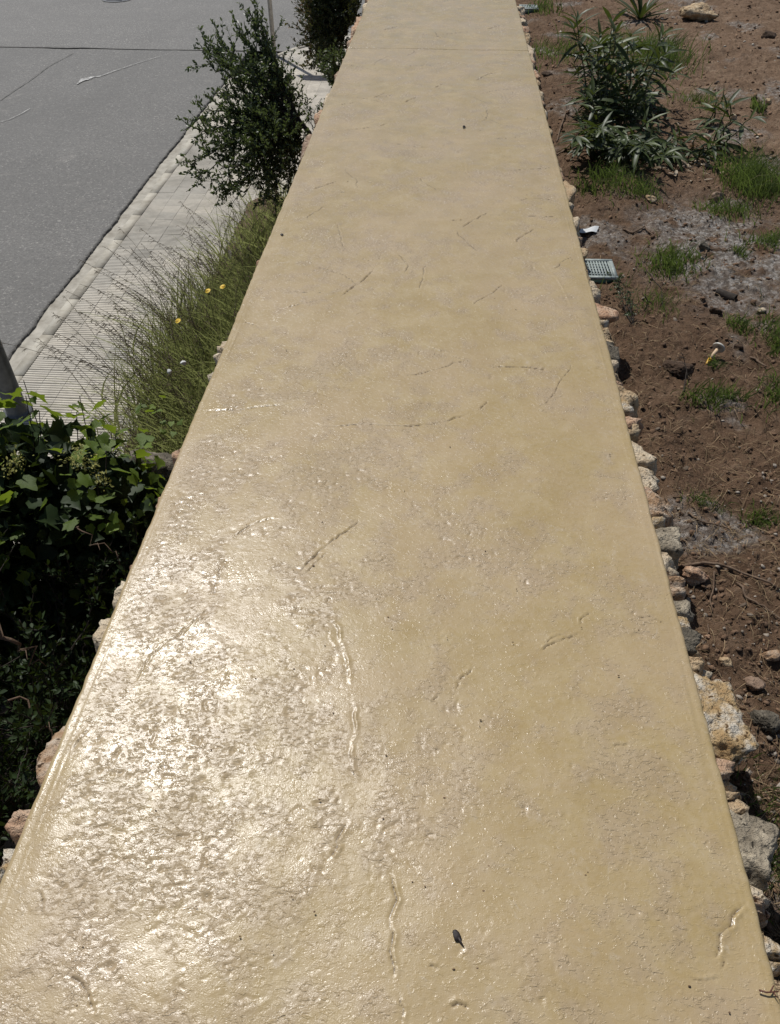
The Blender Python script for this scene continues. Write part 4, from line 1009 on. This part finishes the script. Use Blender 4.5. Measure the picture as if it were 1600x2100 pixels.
# ------------------------------------------------------------------ shrubs with branches and small leaves
def shrub(name, base, tips, label, trunk_pts, r0, leafs, mat, leafsize, perm, seed, twigs=5, tw_len=0.25, group=None, cloud=None):
    r = np.random.default_rng(seed); t = thing(name, base, label, "shrub", group)
    wood = MB(); LP, LD = [], []; tp = np.array(trunk_pts, float)
    wood.tube(tp-base, r0, r0*0.55, 8)
    trunk = wood.build("trunk", M['bark'], t, True); br = MB(); end = tp[-1]
    for tip in tips:
        tip = np.array(tip); st = tp[-1]+(tp[-2]-tp[-1])*r.uniform(0, 0.8) if len(tp) > 1 else tp[-1]
        n_ = 14; u = np.linspace(0, 1, n_)[:, None]; mid = np.array([0, 0, 0.12])*np.linalg.norm(tip-st)
        pts = st+(tip-st)*u+mid*(u*(1-u)*2)+r.normal(0, 0.018, (n_, 3))*np.sqrt(u)
        br.tube(pts-base, r0*0.30, 0.0022, 5)
        L = np.linalg.norm(tip-st)
        ntw = int(twigs*L/0.5)+2
        segs = [(pts[n_//4:], 1.0)]
        for _ in range(ntw):
            k = r.integers(n_//4, n_-2); d = unit(unit(tip-st)*0.8+r.normal(0, 0.65, 3)+np.array([0, 0, 0.3])); l_ = tw_len*r.uniform(0.4, 1.2)
            v = np.linspace(0, 1, 6)[:, None]; q = pts[k]+d*l_*v+r.normal(0, 0.008, (6, 3))*v; q[:, 2] += 0.25*l_*v[:, 0]**2
            br.tube(q-base, 0.0035, 0.0012, 4, cap=False); segs.append((q, 1.0))
        for q, wgt in segs:
            ln = np.sum(np.linalg.norm(np.diff(q, axis=0), axis=1)); m_ = int(perm*ln)
            if not m_: continue
            s_ = r.uniform(0, len(q)-1.001, m_); k = s_.astype(int); f_ = (s_-k)[:, None]; pos = q[k]*(1-f_)+q[k+1]*f_; tg = q[k+1]-q[k]; tg /= np.linalg.norm(tg, axis=1)[:, None]+1e-9
            LP.append(pos+r.normal(0, 0.004, (m_, 3))); LD.append(tg*0.7+r.normal(0, 0.6, (m_, 3))+np.array([0, 0, 0.15]))
    br.build("branches", M['bark'], t, True)
    LP, LD = np.concatenate(LP), np.concatenate(LD); m_ = len(LP); V, T_ = leafs
    lm = MB(); lm.inst(V, None, T_, frames(LD, r.uniform(-1.5, 1.5, m_), r.uniform(0.6, 1.2, m_)*leafsize, LP-base), np.clip(r.uniform(0, 1, m_) if cloud is None else cloud(LP, r), 0, 1))
    o = lm.build("crown", mat, t); o["kind"] = "stuff"; return t
rS = np.random.default_rng(5)
tips = []
for px, py, Y in [(511,30,7.9),(530,48,7.9),(402,100,7.9),(476,62,8.0),(432,80,7.8),(455,120,7.6),(398,135,7.7),(372,262,7.2),(366,352,6.9),(380,400,6.7),(410,330,7.0),(445,428,6.6),(470,380,6.9),(548,140,8.2),(565,180,8.2),(540,95,8.1),
                  (440,200,7.6),(480,170,7.9),(505,130,8.0),(430,280,7.2),(470,250,7.4),(520,330,7.0),(500,400,6.8),(560,390,7.0),(590,330,7.3),(545,200,8.0),(575,260,7.8),(610,310,7.4),(395,290,7.1),(415,235,7.3),(460,310,7.2),(530,280,7.5),(490,300,7.3),(540,430,6.9),(585,440,6.9),(420,400,6.7),(590,270,7.6),(555,320,7.4),(520,220,7.8),(610,370,7.1),(590,400,7.0),(560,450,6.8),(530,400,6.9),(600,340,7.3),(575,360,7.2),(545,360,7.2),(500,350,7.1),(470,420,6.7),(600,310,7.5),(570,300,7.6),(570,235,7.8),(545,250,7.8),(515,180,8.0),(500,260,7.5),(450,350,7.0)]:
    tips.append(atY(px+rS.normal(0, 5), py+rS.normal(0, 5), Y+rS.normal(0, 0.12)))
b1 = np.array([-1.02, 7.2, -1.95])
tr1 = [b1, np.array([-1.06, 7.3, -1.2]), atY(634, 272, 7.35), atY(598, 228, 7.5)]
shrub("broad_shrub", b1, tips, "large dark small leaved shrub leaning out over the pavement", tr1, 0.032, leaf_small(), M['lentisk'], 0.036, 120, 11, twigs=10, tw_len=0.23)
# thin side shoots right of it
tips = [atY(px, py, Y) for px, py, Y in [(652,222,7.9),(600,170,8.0),(618,190,7.9),(664,205,7.8),(645,235,7.7),(628,205,7.8)]]
b2 = np.array([-1.0, 7.9, -1.95]); shrub("leafy_sapling", b2, tips, "sparse thin leafy shoots between the large shrub and the walkway", [b2, np.array([-1.02, 7.9, -1.2]), atY(640, 262, 7.85)], 0.008, leaf_small(), M['lentisk'], 0.028, 60, 12, twigs=3, tw_len=0.10)
# rusty shrub beyond
tips = []
for _ in range(120):
    px, py = rS.uniform(612, 742), rS.uniform(-70, 165)
    if px > 758-0.42*py-8 or px < 608+max(0, (py-110))*0.75: continue
    tips.append(atY(px, py, rS.uniform(9.9, 11.3)))
b3 = np.array([-1.15, 10.9, -1.95])
def rust(LP, r):
    d = (LP-CAM)@np.stack([Rv, Fv], -1); px = CX+FPX*d[:, 0]/d[:, 1]
    return np.clip(0.25*r.uniform(0, 1, len(LP)) + np.where(px < 640, r.uniform(0, 1, len(LP))**1.5*0.9, r.uniform(0, 0.25, len(LP))), 0, 1)
shrub("rusty_shrub", b3, tips, "dense upright shrub with rusty brown leaves beside the far walkway", [b3, np.array([-1.2, 10.9, -1.2]), atY(700, 90, 10.7), atY(706, 40, 10.6)], 0.035, leaf_small(), M['rusty'], 0.042, 90, 13, twigs=9, tw_len=0.26, cloud=rust)
tips = [atY(rS.uniform(655, 712), rS.uniform(105, 172), rS.uniform(9.0, 9.6)) for _ in range(16)]
tips = [q for q in tips if q[0] < XL-0.08]
b4 = np.array([-1.05, 9.4, -1.95]); shrub("green_shrub", b4, tips, "brighter green small shrub at the foot of the rusty shrub", [b4, np.array([-1.08, 9.4, -1.3]), atY(700, 165, 9.3)], 0.016, leaf_small(), M['lentisk'], 0.034, 130, 14, twigs=7, tw_len=0.16)
# shaded low shrubs at the lower left, leaves coloured dark for the shade
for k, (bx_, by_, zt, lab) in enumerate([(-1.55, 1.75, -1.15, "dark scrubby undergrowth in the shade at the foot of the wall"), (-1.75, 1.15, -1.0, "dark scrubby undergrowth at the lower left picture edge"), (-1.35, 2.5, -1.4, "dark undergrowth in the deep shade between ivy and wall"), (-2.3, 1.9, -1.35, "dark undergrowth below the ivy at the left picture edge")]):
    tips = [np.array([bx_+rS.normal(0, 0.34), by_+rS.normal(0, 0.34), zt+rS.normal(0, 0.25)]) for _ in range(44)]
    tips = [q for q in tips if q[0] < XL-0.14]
    bb = np.array([bx_, by_, -1.98]); shrub("undergrowth_shrub", bb, tips, lab, [bb, bb+np.array([0.02, 0, 0.25]), bb+np.array([0, 0.03, 0.4])], 0.014, leaf_small(), M['ivy_shaded'], 0.035, 75, 20+k, twigs=7, tw_len=0.2)
# dead twigs in the shade
for k, (pa, pb, lab) in enumerate([((0, 1290), (85, 1365), "thick pale dead branch low at the left edge"), ((150, 1060), (240, 1160), "thin bare twig in the shade below the ivy"), ((20, 1420), (120, 1540), "thin dead branch in the undergrowth at lower left")]):
    A, B = at(*pa, -0.75), at(*pb, -0.95); t_ = np.linspace(0, 1, 9)[:, None]; q = A+(B-A)*t_+0.02*rS.normal(size=(9, 3)); mb = MB(); mb.tube(q-A, (0.011, 0.004, 0.005)[k], 0.002, 6)
    e = q[4]; mb.tube(np.array([e, e+np.array([0.06, -0.03, 0.05]), e+np.array([0.09, -0.08, 0.06])])-A, 0.003, 0.001, 5)
    tag(mb.build("dead_branch", M['twig'], None, True, A), lab, "branch")

# ------------------------------------------------------------------ grasses
def blades(mb, r, n, C_, spread, hmin, hmax, wd, lean, zf, splay=0.5, seg=5, amax=1.0):
    off = r.normal(0, 1, (n, 2))*np.asarray(spread)
    for k in range(n):
        x, y = C_[0]+off[k, 0], C_[1]+off[k, 1]; z = zf(x, y)-0.005
        h = r.uniform(hmin, hmax); a = r.uniform(0, 6.28); sp = splay*r.uniform(0.2, 1.3); dx = np.array([math.cos(a)*sp+lean[0], math.sin(a)*sp+lean[1]])
        t = np.linspace(0, 1, seg); curve = t**1.8
        px_ = x+dx[0]*h*curve; py_ = y+dx[1]*h*curve; pz = z+h*(t-0.35*np.hypot(*dx)*t**2.5)
        w_ = wd*r.uniform(0.3, 1.4)*(1-t**1.6)+0.0004; nx_, ny_ = -math.sin(a+1.2), math.cos(a+1.2)
        L_ = np.stack([px_-nx_*w_, py_-ny_*w_, pz], -1); R_ = np.stack([px_+nx_*w_, py_+ny_*w_, pz+w_*0.3], -1)
        V = np.empty((2*seg, 3)); V[0::2] = L_; V[1::2] = R_; i = np.arange(seg-1)*2
        mb.add(V, np.stack([i, i+1, i+3, i+2], -1), None, min(1, r.uniform(0, amax)))
def bz(x, y): return float(bed_z(np.array([x]), np.array([y]))[0])
def tall_grass(cx_, cy_, n, ns, hmax, lean, label, seed, spread=(0.2, 0.28)):
    r = np.random.default_rng(seed); t = thing("grass_clump", (cx_, cy_, bz(cx_, cy_)), label, "grass"); base = np.array([cx_, cy_, bz(cx_, cy_)])
    zf = lambda x, y: bz(x, y)-base[2]
    mb = MB(); blades(mb, r, n, (0, 0), spread, 0.2, hmax*0.98, 0.0072, (lean[0]*0.55, lean[1]*0.55), lambda x, y: bz(x+cx_, y+cy_)-base[2], 0.75)
    o = mb.build("blades", M['grass'], t); o["kind"] = "stuff"
    ms, mh = MB(), MB()
    for _ in range(ns):
        x, y = r.normal(0, 1, 2)*np.asarray(spread)*1.05; z = bz(x+cx_, y+cy_)-base[2]; h = hmax*r.uniform(0.65, 1.15); d = np.array([lean[0]+r.normal(0, 0.22), lean[1]+r.normal(0, 0.22)])
        tt = np.linspace(0, 1, 9); q = np.stack([x+d[0]*h*tt**1.5, y+d[1]*h*tt**1.5, z+h*(tt-0.18*tt**3)], -1)
        ms.tube(q, 0.0028, 0.0013, 3, r.uniform(0.0, 0.7), cap=False)
        # nodding panicle: drooping spikelets along the top third
        m_ = int(r.integers(9, 18)); side = r.choice([-1, 1])
        for e in range(m_):
            f_ = r.uniform(0.68, 1.0)*8; k = min(7, int(f_)); pos = q[k]+(q[k+1]-q[k])*(f_-k); L = r.uniform(0.015, 0.05)
            dd = unit(np.array([d[0]*1.5+r.normal(0, .5), d[1]*1.5+r.normal(0, .5), 0.3+r.normal(0, .3)])); u_ = np.linspace(0, 1, 4)[:, None]
            qq = pos+dd*L*u_; qq[:, 2] -= L*0.7*u_[:, 0]**2; mh.tube(qq, 0.0025, 0.0009, 3, r.uniform(), cap=False)
    ms.build("stalks", M['seed'], t)["kind"] = "stuff"; mh.build("seed_heads", M['seed'], t)["kind"] = "stuff"; return t
GR = [(-1.95,5.6,480,34,0.85,(-0.45,0.25),"feathery tall grass overhanging the pavement behind the yellow flowers"),
      (-1.98,4.8,480,34,0.80,(-0.4,0.15),"tall dry grass spilling on the pavement beside the post"),
      (-1.75,5.2,620,12,0.72,(-0.35,0.1),"dense green grass below the pair of yellow flowers"),
      (-1.55,4.4,620,8,0.75,(-0.25,0.0),"dark green grass between yellow flower and walkway edge"),
      (-1.45,6.1,520,16,0.75,(-0.4,0.2),"grass clump at the foot of the large shrub"),
      (-1.95,6.6,300,22,0.65,(-0.4,0.2),"thin dry grass between the large shrub and the pavement"),
      (-1.75,3.95,420,22,0.70,(-0.3,0.1),"straggling grass just behind the ivy"),
      (-1.28,3.3,420,6,0.85,(-0.2,-0.1),"arching grass between the boulder and the walkway"),
      (-1.3,5.3,420,4,0.85,(-0.3,0.1),"shaded grass close under the walkway edge"),
      (-1.15,6.75,300,8,0.95,(-0.2,0.2),"tall grass blades growing through the large shrub"),
      (-1.85,7.5,320,14,0.7,(-0.3,0.2),"grass in the shade under the large shrub"),
      (-1.7,8.6,260,8,0.6,(-0.2,0.1),"sparse grass behind the large shrub")]
for k, (x, y, n, ns, h, ln, lab) in enumerate(GR): tall_grass(x, y, int(n*1.15), int(ns*2.1), h*1.15, ln, lab, 300+k)

# yellow flowers and seed heads
def flower(px, py, Y, label, seed):
    p_ = atY(px, py, Y); r = np.random.default_rng(seed); zb = bz(p_[0]+0.05, p_[1]); base = np.array([p_[0]+0.05, p_[1], zb])
    t = thing("yellow_flower", base, label, "flower"); mb = MB(); top = p_-base
    u = np.linspace(0, 1, 7)[:, None]; mb.tube(np.array([0, 0, 0])+top*u+0.015*r.normal(size=(7, 3))*u*(1-u), 0.0022, 0.0016, 5); mb.build("stalk", M['stem'], t)
    nrm = unit(np.array([-0.2, -0.3, 0.9])); q = np.array(Vector(nrm).to_track_quat('Z', 'Y').to_matrix()); V, Q_ = leaf_lance(seed, 0.18, 0.2, 0.1)
    for k in range(13):
        a = k*2*math.pi/13; d = q@np.array([math.cos(a), math.sin(a), 0.15]); pm = MB(); pm.inst(V, Q_, None, frames(np.array([d]), np.array([0.0]), np.array([0.025]), np.array([top])), np.array([0.5])); pm.build("petal", M['petal'], t)
    cm = MB(); V, F_ = ICO[2]; cm.add(V*0.007*np.array([1, 1, 0.6])+top+nrm*0.002, None, F_); cm.build("flower_centre", M['yellow'], t, True)
flower(426, 596, 5.15, "left yellow flower of the pair in the grass", 1); flower(457, 588, 5.2, "right yellow flower of the pair in the grass, nearest the walkway", 2); flower(365, 658, 4.75, "lone yellow flower lower in the grass", 3)
def seedball(px, py, Y, label, s):
    p_ = atY(px, py, Y); base = np.array([p_[0], p_[1], bz(p_[0], p_[1])]); t = thing("seed_ball", base, label, "seed head"); mb = MB(); top = p_-base
    mb.tube(np.array([[0, 0, 0], top*0.5+np.array([0.01, 0, 0]), top]), 0.002, 0.0014, 5); mb.build("stalk", M['stem'], t); V, F_ = rock_geo(3, (0.03, 0.03, 0.03), s, rough=0.15); m2 = MB(); m2.add(V+top, None, F_); m2.build("fluff", M['fluff'], t)
seedball(376, 745, 4.3, "white seed head in dark grass, nearer the walkway", 4); seedball(347, 763, 4.2, "white seed head in dark grass, farther from the walkway", 5)

# light green broad leaved plant between grass and walkway
pb = atY(320, 850, 3.9); base = np.array([-1.5, 3.95, -1.95]); t = thing("leafy_weed", base, "light green broad leaved weed behind the ivy", "weed"); r9 = np.random.default_rng(3)
mb = MB(); mb.tube(np.array([[0, 0, 0], (pb-base)*0.5+0.03, pb-base]), 0.006, 0.003, 6); mb.build("stalk", M['stem'], t)
for k in range(16):
    d = np.array([r9.normal(), r9.normal(), 0.25]); place_leaf("leaf", ivm[k % 5], t, pb-base+r9.normal(0, 0.07, 3)*np.array([1.6, 1, 0.7]), d, r9.normal(0, 0.5), r9.uniform(0.035, 0.06))

# tufts on the soil
def tuft(px, py, n, spread, hmin, hmax, label, seed, wd=0.0022, lean=(0, 0), splay=0.75, amax=1.0):
    p_ = on_soil(px, py); r = np.random.default_rng(seed); mb = MB()
    blades(mb, r, int(n*1.05), (0, 0), np.asarray(spread)*0.85, hmin, hmax*1.15, wd*1.25, lean, lambda x, y: sz(x+p_[0], y+p_[1])-p_[2], splay, 4, amax)
    t = thing("grass_tuft", p_, label, "grass tuft"); o = mb.build("blades", M['lawn'], t); o["kind"] = "stuff"; return t
tuft(1545, 388, 950, (0.12, 0.15), 0.06, 0.23, "largest grass tuft, on the right below the oleander shoots", 401)
tuft(1375, 545, 520, (0.085, 0.10), 0.03, 0.09, "bright low grass tuft by the whitish dusty soil", 402)
tuft(1460, 822, 230, (0.075, 0.05), 0.03, 0.09, "small grass tuft below the peg", 403)
tuft(1245, 372, 420, (0.12, 0.12), 0.04, 0.13, "grass patch at the near foot of the oleander beside the wall", 404)
tuft(1315, 395, 170, (0.07, 0.08), 0.04, 0.12, "small grass tuft at the edge of the soil mound under the oleander", 405)
tuft(1490, 436, 280, (0.11, 0.08), 0.03, 0.11, "ragged grass between the largest tuft and the dusty patch", 406)
tuft(1578, 497, 220, (0.08, 0.07), 0.03, 0.09, "grass tuft at the right edge above the dusty patch", 407)
tuft(1515, 522, 70, (0.03, 0.03), 0.03, 0.07, "very small grass tuft on the dusty soil", 408)
tuft(1515, 672, 110, (0.04, 0.05), 0.03, 0.08, "small grass tuft right of the peg and above it", 409)
tuft(1598, 700, 260, (0.05, 0.14), 0.04, 0.11, "grass along the right edge level with the peg", 410)
tuft(1598, 815, 200, (0.05, 0.09), 0.04, 0.10, "grass at the right edge below the peg", 411)
tuft(1555, 1068, 160, (0.035, 0.03), 0.02, 0.06, "little green tuft on dark soil above the long stick", 412, 0.0016)
tuft(1445, 1028, 130, (0.05, 0.03), 0.015, 0.05, "faint thin tuft close to the wall above the bowed stick", 413, 0.0013)
tuft(1608, 1790, 420, (0.04, 0.14), 0.02, 0.07, "low grass at the lower right beside the grey wall stone", 414, 0.0016)
tuft(1462, 752, 60, (0.02, 0.02), 0.02, 0.06, "few blades right under the peg", 415)
tuft(1290, 110, 700, (0.34, 0.40), 0.06, 0.22, "wide rough grass behind the oleander", 416, 0.003)
tuft(1360, 130, 420, (0.14, 0.26), 0.06, 0.2, "bright grass right behind the oleander's tall shoots", 417, 0.003)
tuft(1130, 110, 240, (0.16, 0.28), 0.04, 0.14, "sparse grass between wall and oleander", 418, 0.0026)
tuft(1115, 22, 120, (0.10, 0.18), 0.05, 0.16, "small leafy tuft beside the far valve box", 419, 0.004)
tuft(1340, 625, 150, (0.08, 0.12), 0.03, 0.10, "thin wispy weeds right of the near valve box", 420, 0.0012)
tuft(1440, 215, 160, (0.13, 0.10), 0.04, 0.11, "low weeds behind the right oleander shoots", 421)
tuft(1555, 225, 60, (0.03, 0.05), 0.04, 0.12, "pale green sprout alone on the reddish soil", 422, 0.004)

# ------------------------------------------------------------------ oleander
olm = []
for k in range(6):
    V, Q_ = leaf_lance(k, 0.078, 0.5, 0.35); me = mesh("oleander_leaf", V, Q_, True, np.zeros(len(V))); me.materials.append(M['oleander']); olm.append(me)
def oleander(px, py, shoots, label, seed, lmin=0.12, lmax=0.22, maxleaf=300, whorl=0.055, dense=1.0):
    p_ = on_soil(px, py); t = thing("oleander_shrub", p_, label, "oleander"); r = np.random.default_rng(seed); cnt = 0
    jobs = []
    for s_ in shoots:
        tip = np.array(s_[:3])-p_; st = np.array([tip[0]*0.45+r.normal(0, 0.05), tip[1]*0.45+r.normal(0, 0.05), 0.0]); st[2] = sz(st[0]+p_[0], st[1]+p_[1])-p_[2]-0.01
        u = np.linspace(0, 1, 9)[:, None]; q = st+(tip-st)*u**np.array([1.2, 1.2, 0.9])+r.normal(0, 0.008, (9, 3))*u
        mb = MB(); mb.tube(q, 0.0065, 0.0035, 6); mb.build("stem", M['stem'], t, True); L = np.linalg.norm(tip-st)
        f_ = 1.0
        while f_ > 0.12:
            jobs.append((f_, q)); f_ -= whorl/L*r.uniform(0.7, 1.4)/dense
    r.shuffle(jobs)
    for f_, q in sorted(jobs, key=lambda j_: -j_[0]+0.3*r.uniform()):
        k = min(7, int(f_*8)); pos = q[k]+(q[k+1]-q[k])*(f_*8-k); ax = unit(q[k+1]-q[k]); a0 = r.uniform(0, 6.28)
        for e in range(3 if f_ < 0.95 else 5):
            if cnt >= maxleaf: return t
            a = a0+e*2*math.pi/(3 if f_ < 0.95 else 5); rad = np.array([math.cos(a), math.sin(a), 0]); upk = 1.1 if f_ > 0.9 else r.uniform(-0.05, 0.7)
            place_leaf("leaf", olm[r.integers(6)], t, pos, rad+ax*upk+r.normal(0, 0.12, 3), r.normal(0, 0.35), r.uniform(lmin, lmax)*(0.8 if f_ > 0.95 else 1)); cnt += 1
    return t
rO = np.random.default_rng(44); sh = []
for px, py, Y in [(1180,38,6.6),(1255,48,6.4),(1262,70,6.2),(1358,70,6.3),(1352,120,6.2),(1300,105,6.3),(1225,95,6.3)]: sh.append(tuple(atY(px, py, Y)))
for _ in range(30):
    px, py = rO.uniform(1180, 1330), rO.uniform(150, 310); q = at(px, py, -0.3+rO.uniform(0.08, 0.32)); sh.append(tuple(q))
for px, py in [(1365,290),(1395,285),(1380,310),(1345,250),(1360,320)]: sh.append(tuple(at(px, py, -0.18)))
oleander(1255, 300, sh[:20], "big sprawling oleander with long leathery leaves beside the wall", 71)
oleander(1240, 285, sh[20:31], "low bushy oleander shoots in front of the big oleander", 76, maxleaf=280)
oleander(1300, 285, sh[31:], "low dense oleander shoots spreading right of the big oleander", 72, maxleaf=280)
sh2 = [tuple(atY(px, py, 6.6+rO.uniform(-0.25, 0.3))) for px, py in [(1178,60),(1205,110),(1235,70),(1270,110),(1290,75),(1330,110),(1365,110),(1375,160),(1200,170),(1250,160),(1310,170)]]
oleander(1275, 215, sh2, "tall upright oleander shoots behind the big oleander", 77)
def shoots(lst): return [tuple(atY(*q)) for q in lst]
oleander(1492, 300, shoots([(1488,225,5.9),(1500,240,5.85),(1540,245,5.9),(1478,275,5.8)]), "separate upright oleander shoots right of the big oleander", 73, maxleaf=60, whorl=0.09)
oleander(1462, 265, shoots([(1470,198,6.5),(1478,208,6.45),(1455,240,6.4)]), "small oleander shoot standing behind the separate shoots", 74, maxleaf=40, whorl=0.09)
oleander(1440, 320, shoots([(1430,275,5.7),(1450,290,5.6),(1462,300,5.6)]), "short oleander shoots joining the low ones at right", 75, maxleaf=50, whorl=0.08)
# strap leaved plant at the top
p_ = on_soil(1312, 42); t = thing("strap_leaf_plant", p_, "strap leaved plant with upright blades at the top of the picture", "plant"); r9 = np.random.default_rng(8)
V, Q_ = leaf_lance(2, 0.05, 0.3, 0.4); sm = mesh("strap_leaf", V, Q_, True, np.zeros(len(V))); sm.materials.append(M['oleander'])
for k in range(26):
    a = r9.uniform(0, 6.28); place_leaf("leaf", sm, t, np.array([0, 0, 0.01]), np.array([math.cos(a), math.sin(a), r9.uniform(0.1, 2.2)]), r9.normal(0, 0.3), r9.uniform(0.28, 0.52))
# fallen leaves under the oleander
mb = MB(); V, Q_ = leaf_lance(1, 0.11, 0.3, 0.3); r9 = np.random.default_rng(9); n_ = 240
P_ = np.array([at(r9.normal(1385, 45), r9.normal(318, 22), -0.29) for _ in range(n_)]); P_[:, 2] = soil_z(P_[:, 0], P_[:, 1])+0.012
d = r9.normal(size=(n_, 3)); d[:, 2] *= 0.2; mb.inst(V, Q_, None, frames(d, r9.normal(0, 0.5, n_), r9.uniform(0.05, 0.11, n_), P_), r9.uniform(0, 1, n_)); tag(mb.build("fallen_leaves", M['deadleaf']), "pale fallen leaves on the soil right of the oleander", "leaf litter", kind="stuff")
# wiry dark weeds
def wiry(px, py, lines, label, seed, feather=True):
    p_ = on_soil(px, py); t = thing("wiry_weed", p_, label, "weed"); r = np.random.default_rng(seed); fol = MB()
    for ln in lines:
        q = np.array([on_soil(a, b_)+np.array([0, 0, 0.0]) for a, b_ in ln]); n_ = len(q)
        hgt = np.linspace(0, 0.10, n_); q = np.array([at(a, b_, -0.29+h_) for (a, b_), h_ in zip(ln, hgt)]); tt = np.linspace(0, 1, 10); qq = np.stack([np.interp(tt, np.linspace(0, 1, n_), q[:, k]) for k in range(3)], -1)+r.normal(0, 0.003, (10, 3))
        mb = MB(); mb.tube(qq-p_, 0.0032, 0.0012, 5)
        for _ in range(14):
            k = r.integers(1, 9); e = qq[k]; d = unit(r.normal(size=3)+np.array([0, 0, 0.4])); mb.tube(np.array([e, e+d*r.uniform(0.015, 0.05)])-p_, 0.0012, 0.0006, 4, cap=False)
            if feather and k > 3:
                m_ = 14; P2 = e+d*r.uniform(0, 0.05, (m_, 1))-p_; fol.inst(*[leaf_small()[0], None, leaf_small()[1]], frames(r.normal(size=(m_, 3)), r.uniform(-1, 1, m_), r.uniform(0.008, 0.016, m_), P2), r.uniform(0, 1, m_))
        mb.build("stem", M['bark'], t, True)
    if fol.n: fol.build("foliage", M['lentisk'], t)["kind"] = "stuff"
wiry(1300, 685, [[(1300,678),(1292,640),(1275,600),(1262,565)], [(1300,678),(1280,630),(1268,590),(1245,555)], [(1296,665),(1290,620),(1285,585)], [(1302,680),(1296,640),(1300,610)]], "wiry dark weed with feathery tips over the near valve box", 81)
wiry(1360, 640, [[(1362,640),(1358,600),(1340,570),(1322,550)], [(1320,640),(1330,620),(1318,600)]], "bare thorny dark stems right of the feathery weed", 82, False)
wiry(1405, 810, [[(1398,815),(1408,770),(1405,740),(1396,722)]], "single bare dark stem beside the broad earth clod", 83, False)

# fine grit on the walkway
mb = MB(); r9 = np.random.default_rng(61); V, F_ = ICO[1]
for _ in range(130):
    px, py = r9.uniform(150, 1500), r9.uniform(150, 2080); q = at(px, py, 0.003)
    if not (XL+0.03 < q[0] < XR-0.03): continue
    mb.add(V*r9.uniform(0.0008, 0.0022)*np.array([r9.uniform(0.7, 2.0), 1, 0.6])+q, None, F_, r9.uniform())
tag(mb.build("grit", M['clods']), "tiny dark grit specks on the walkway", "grit", kind="stuff")
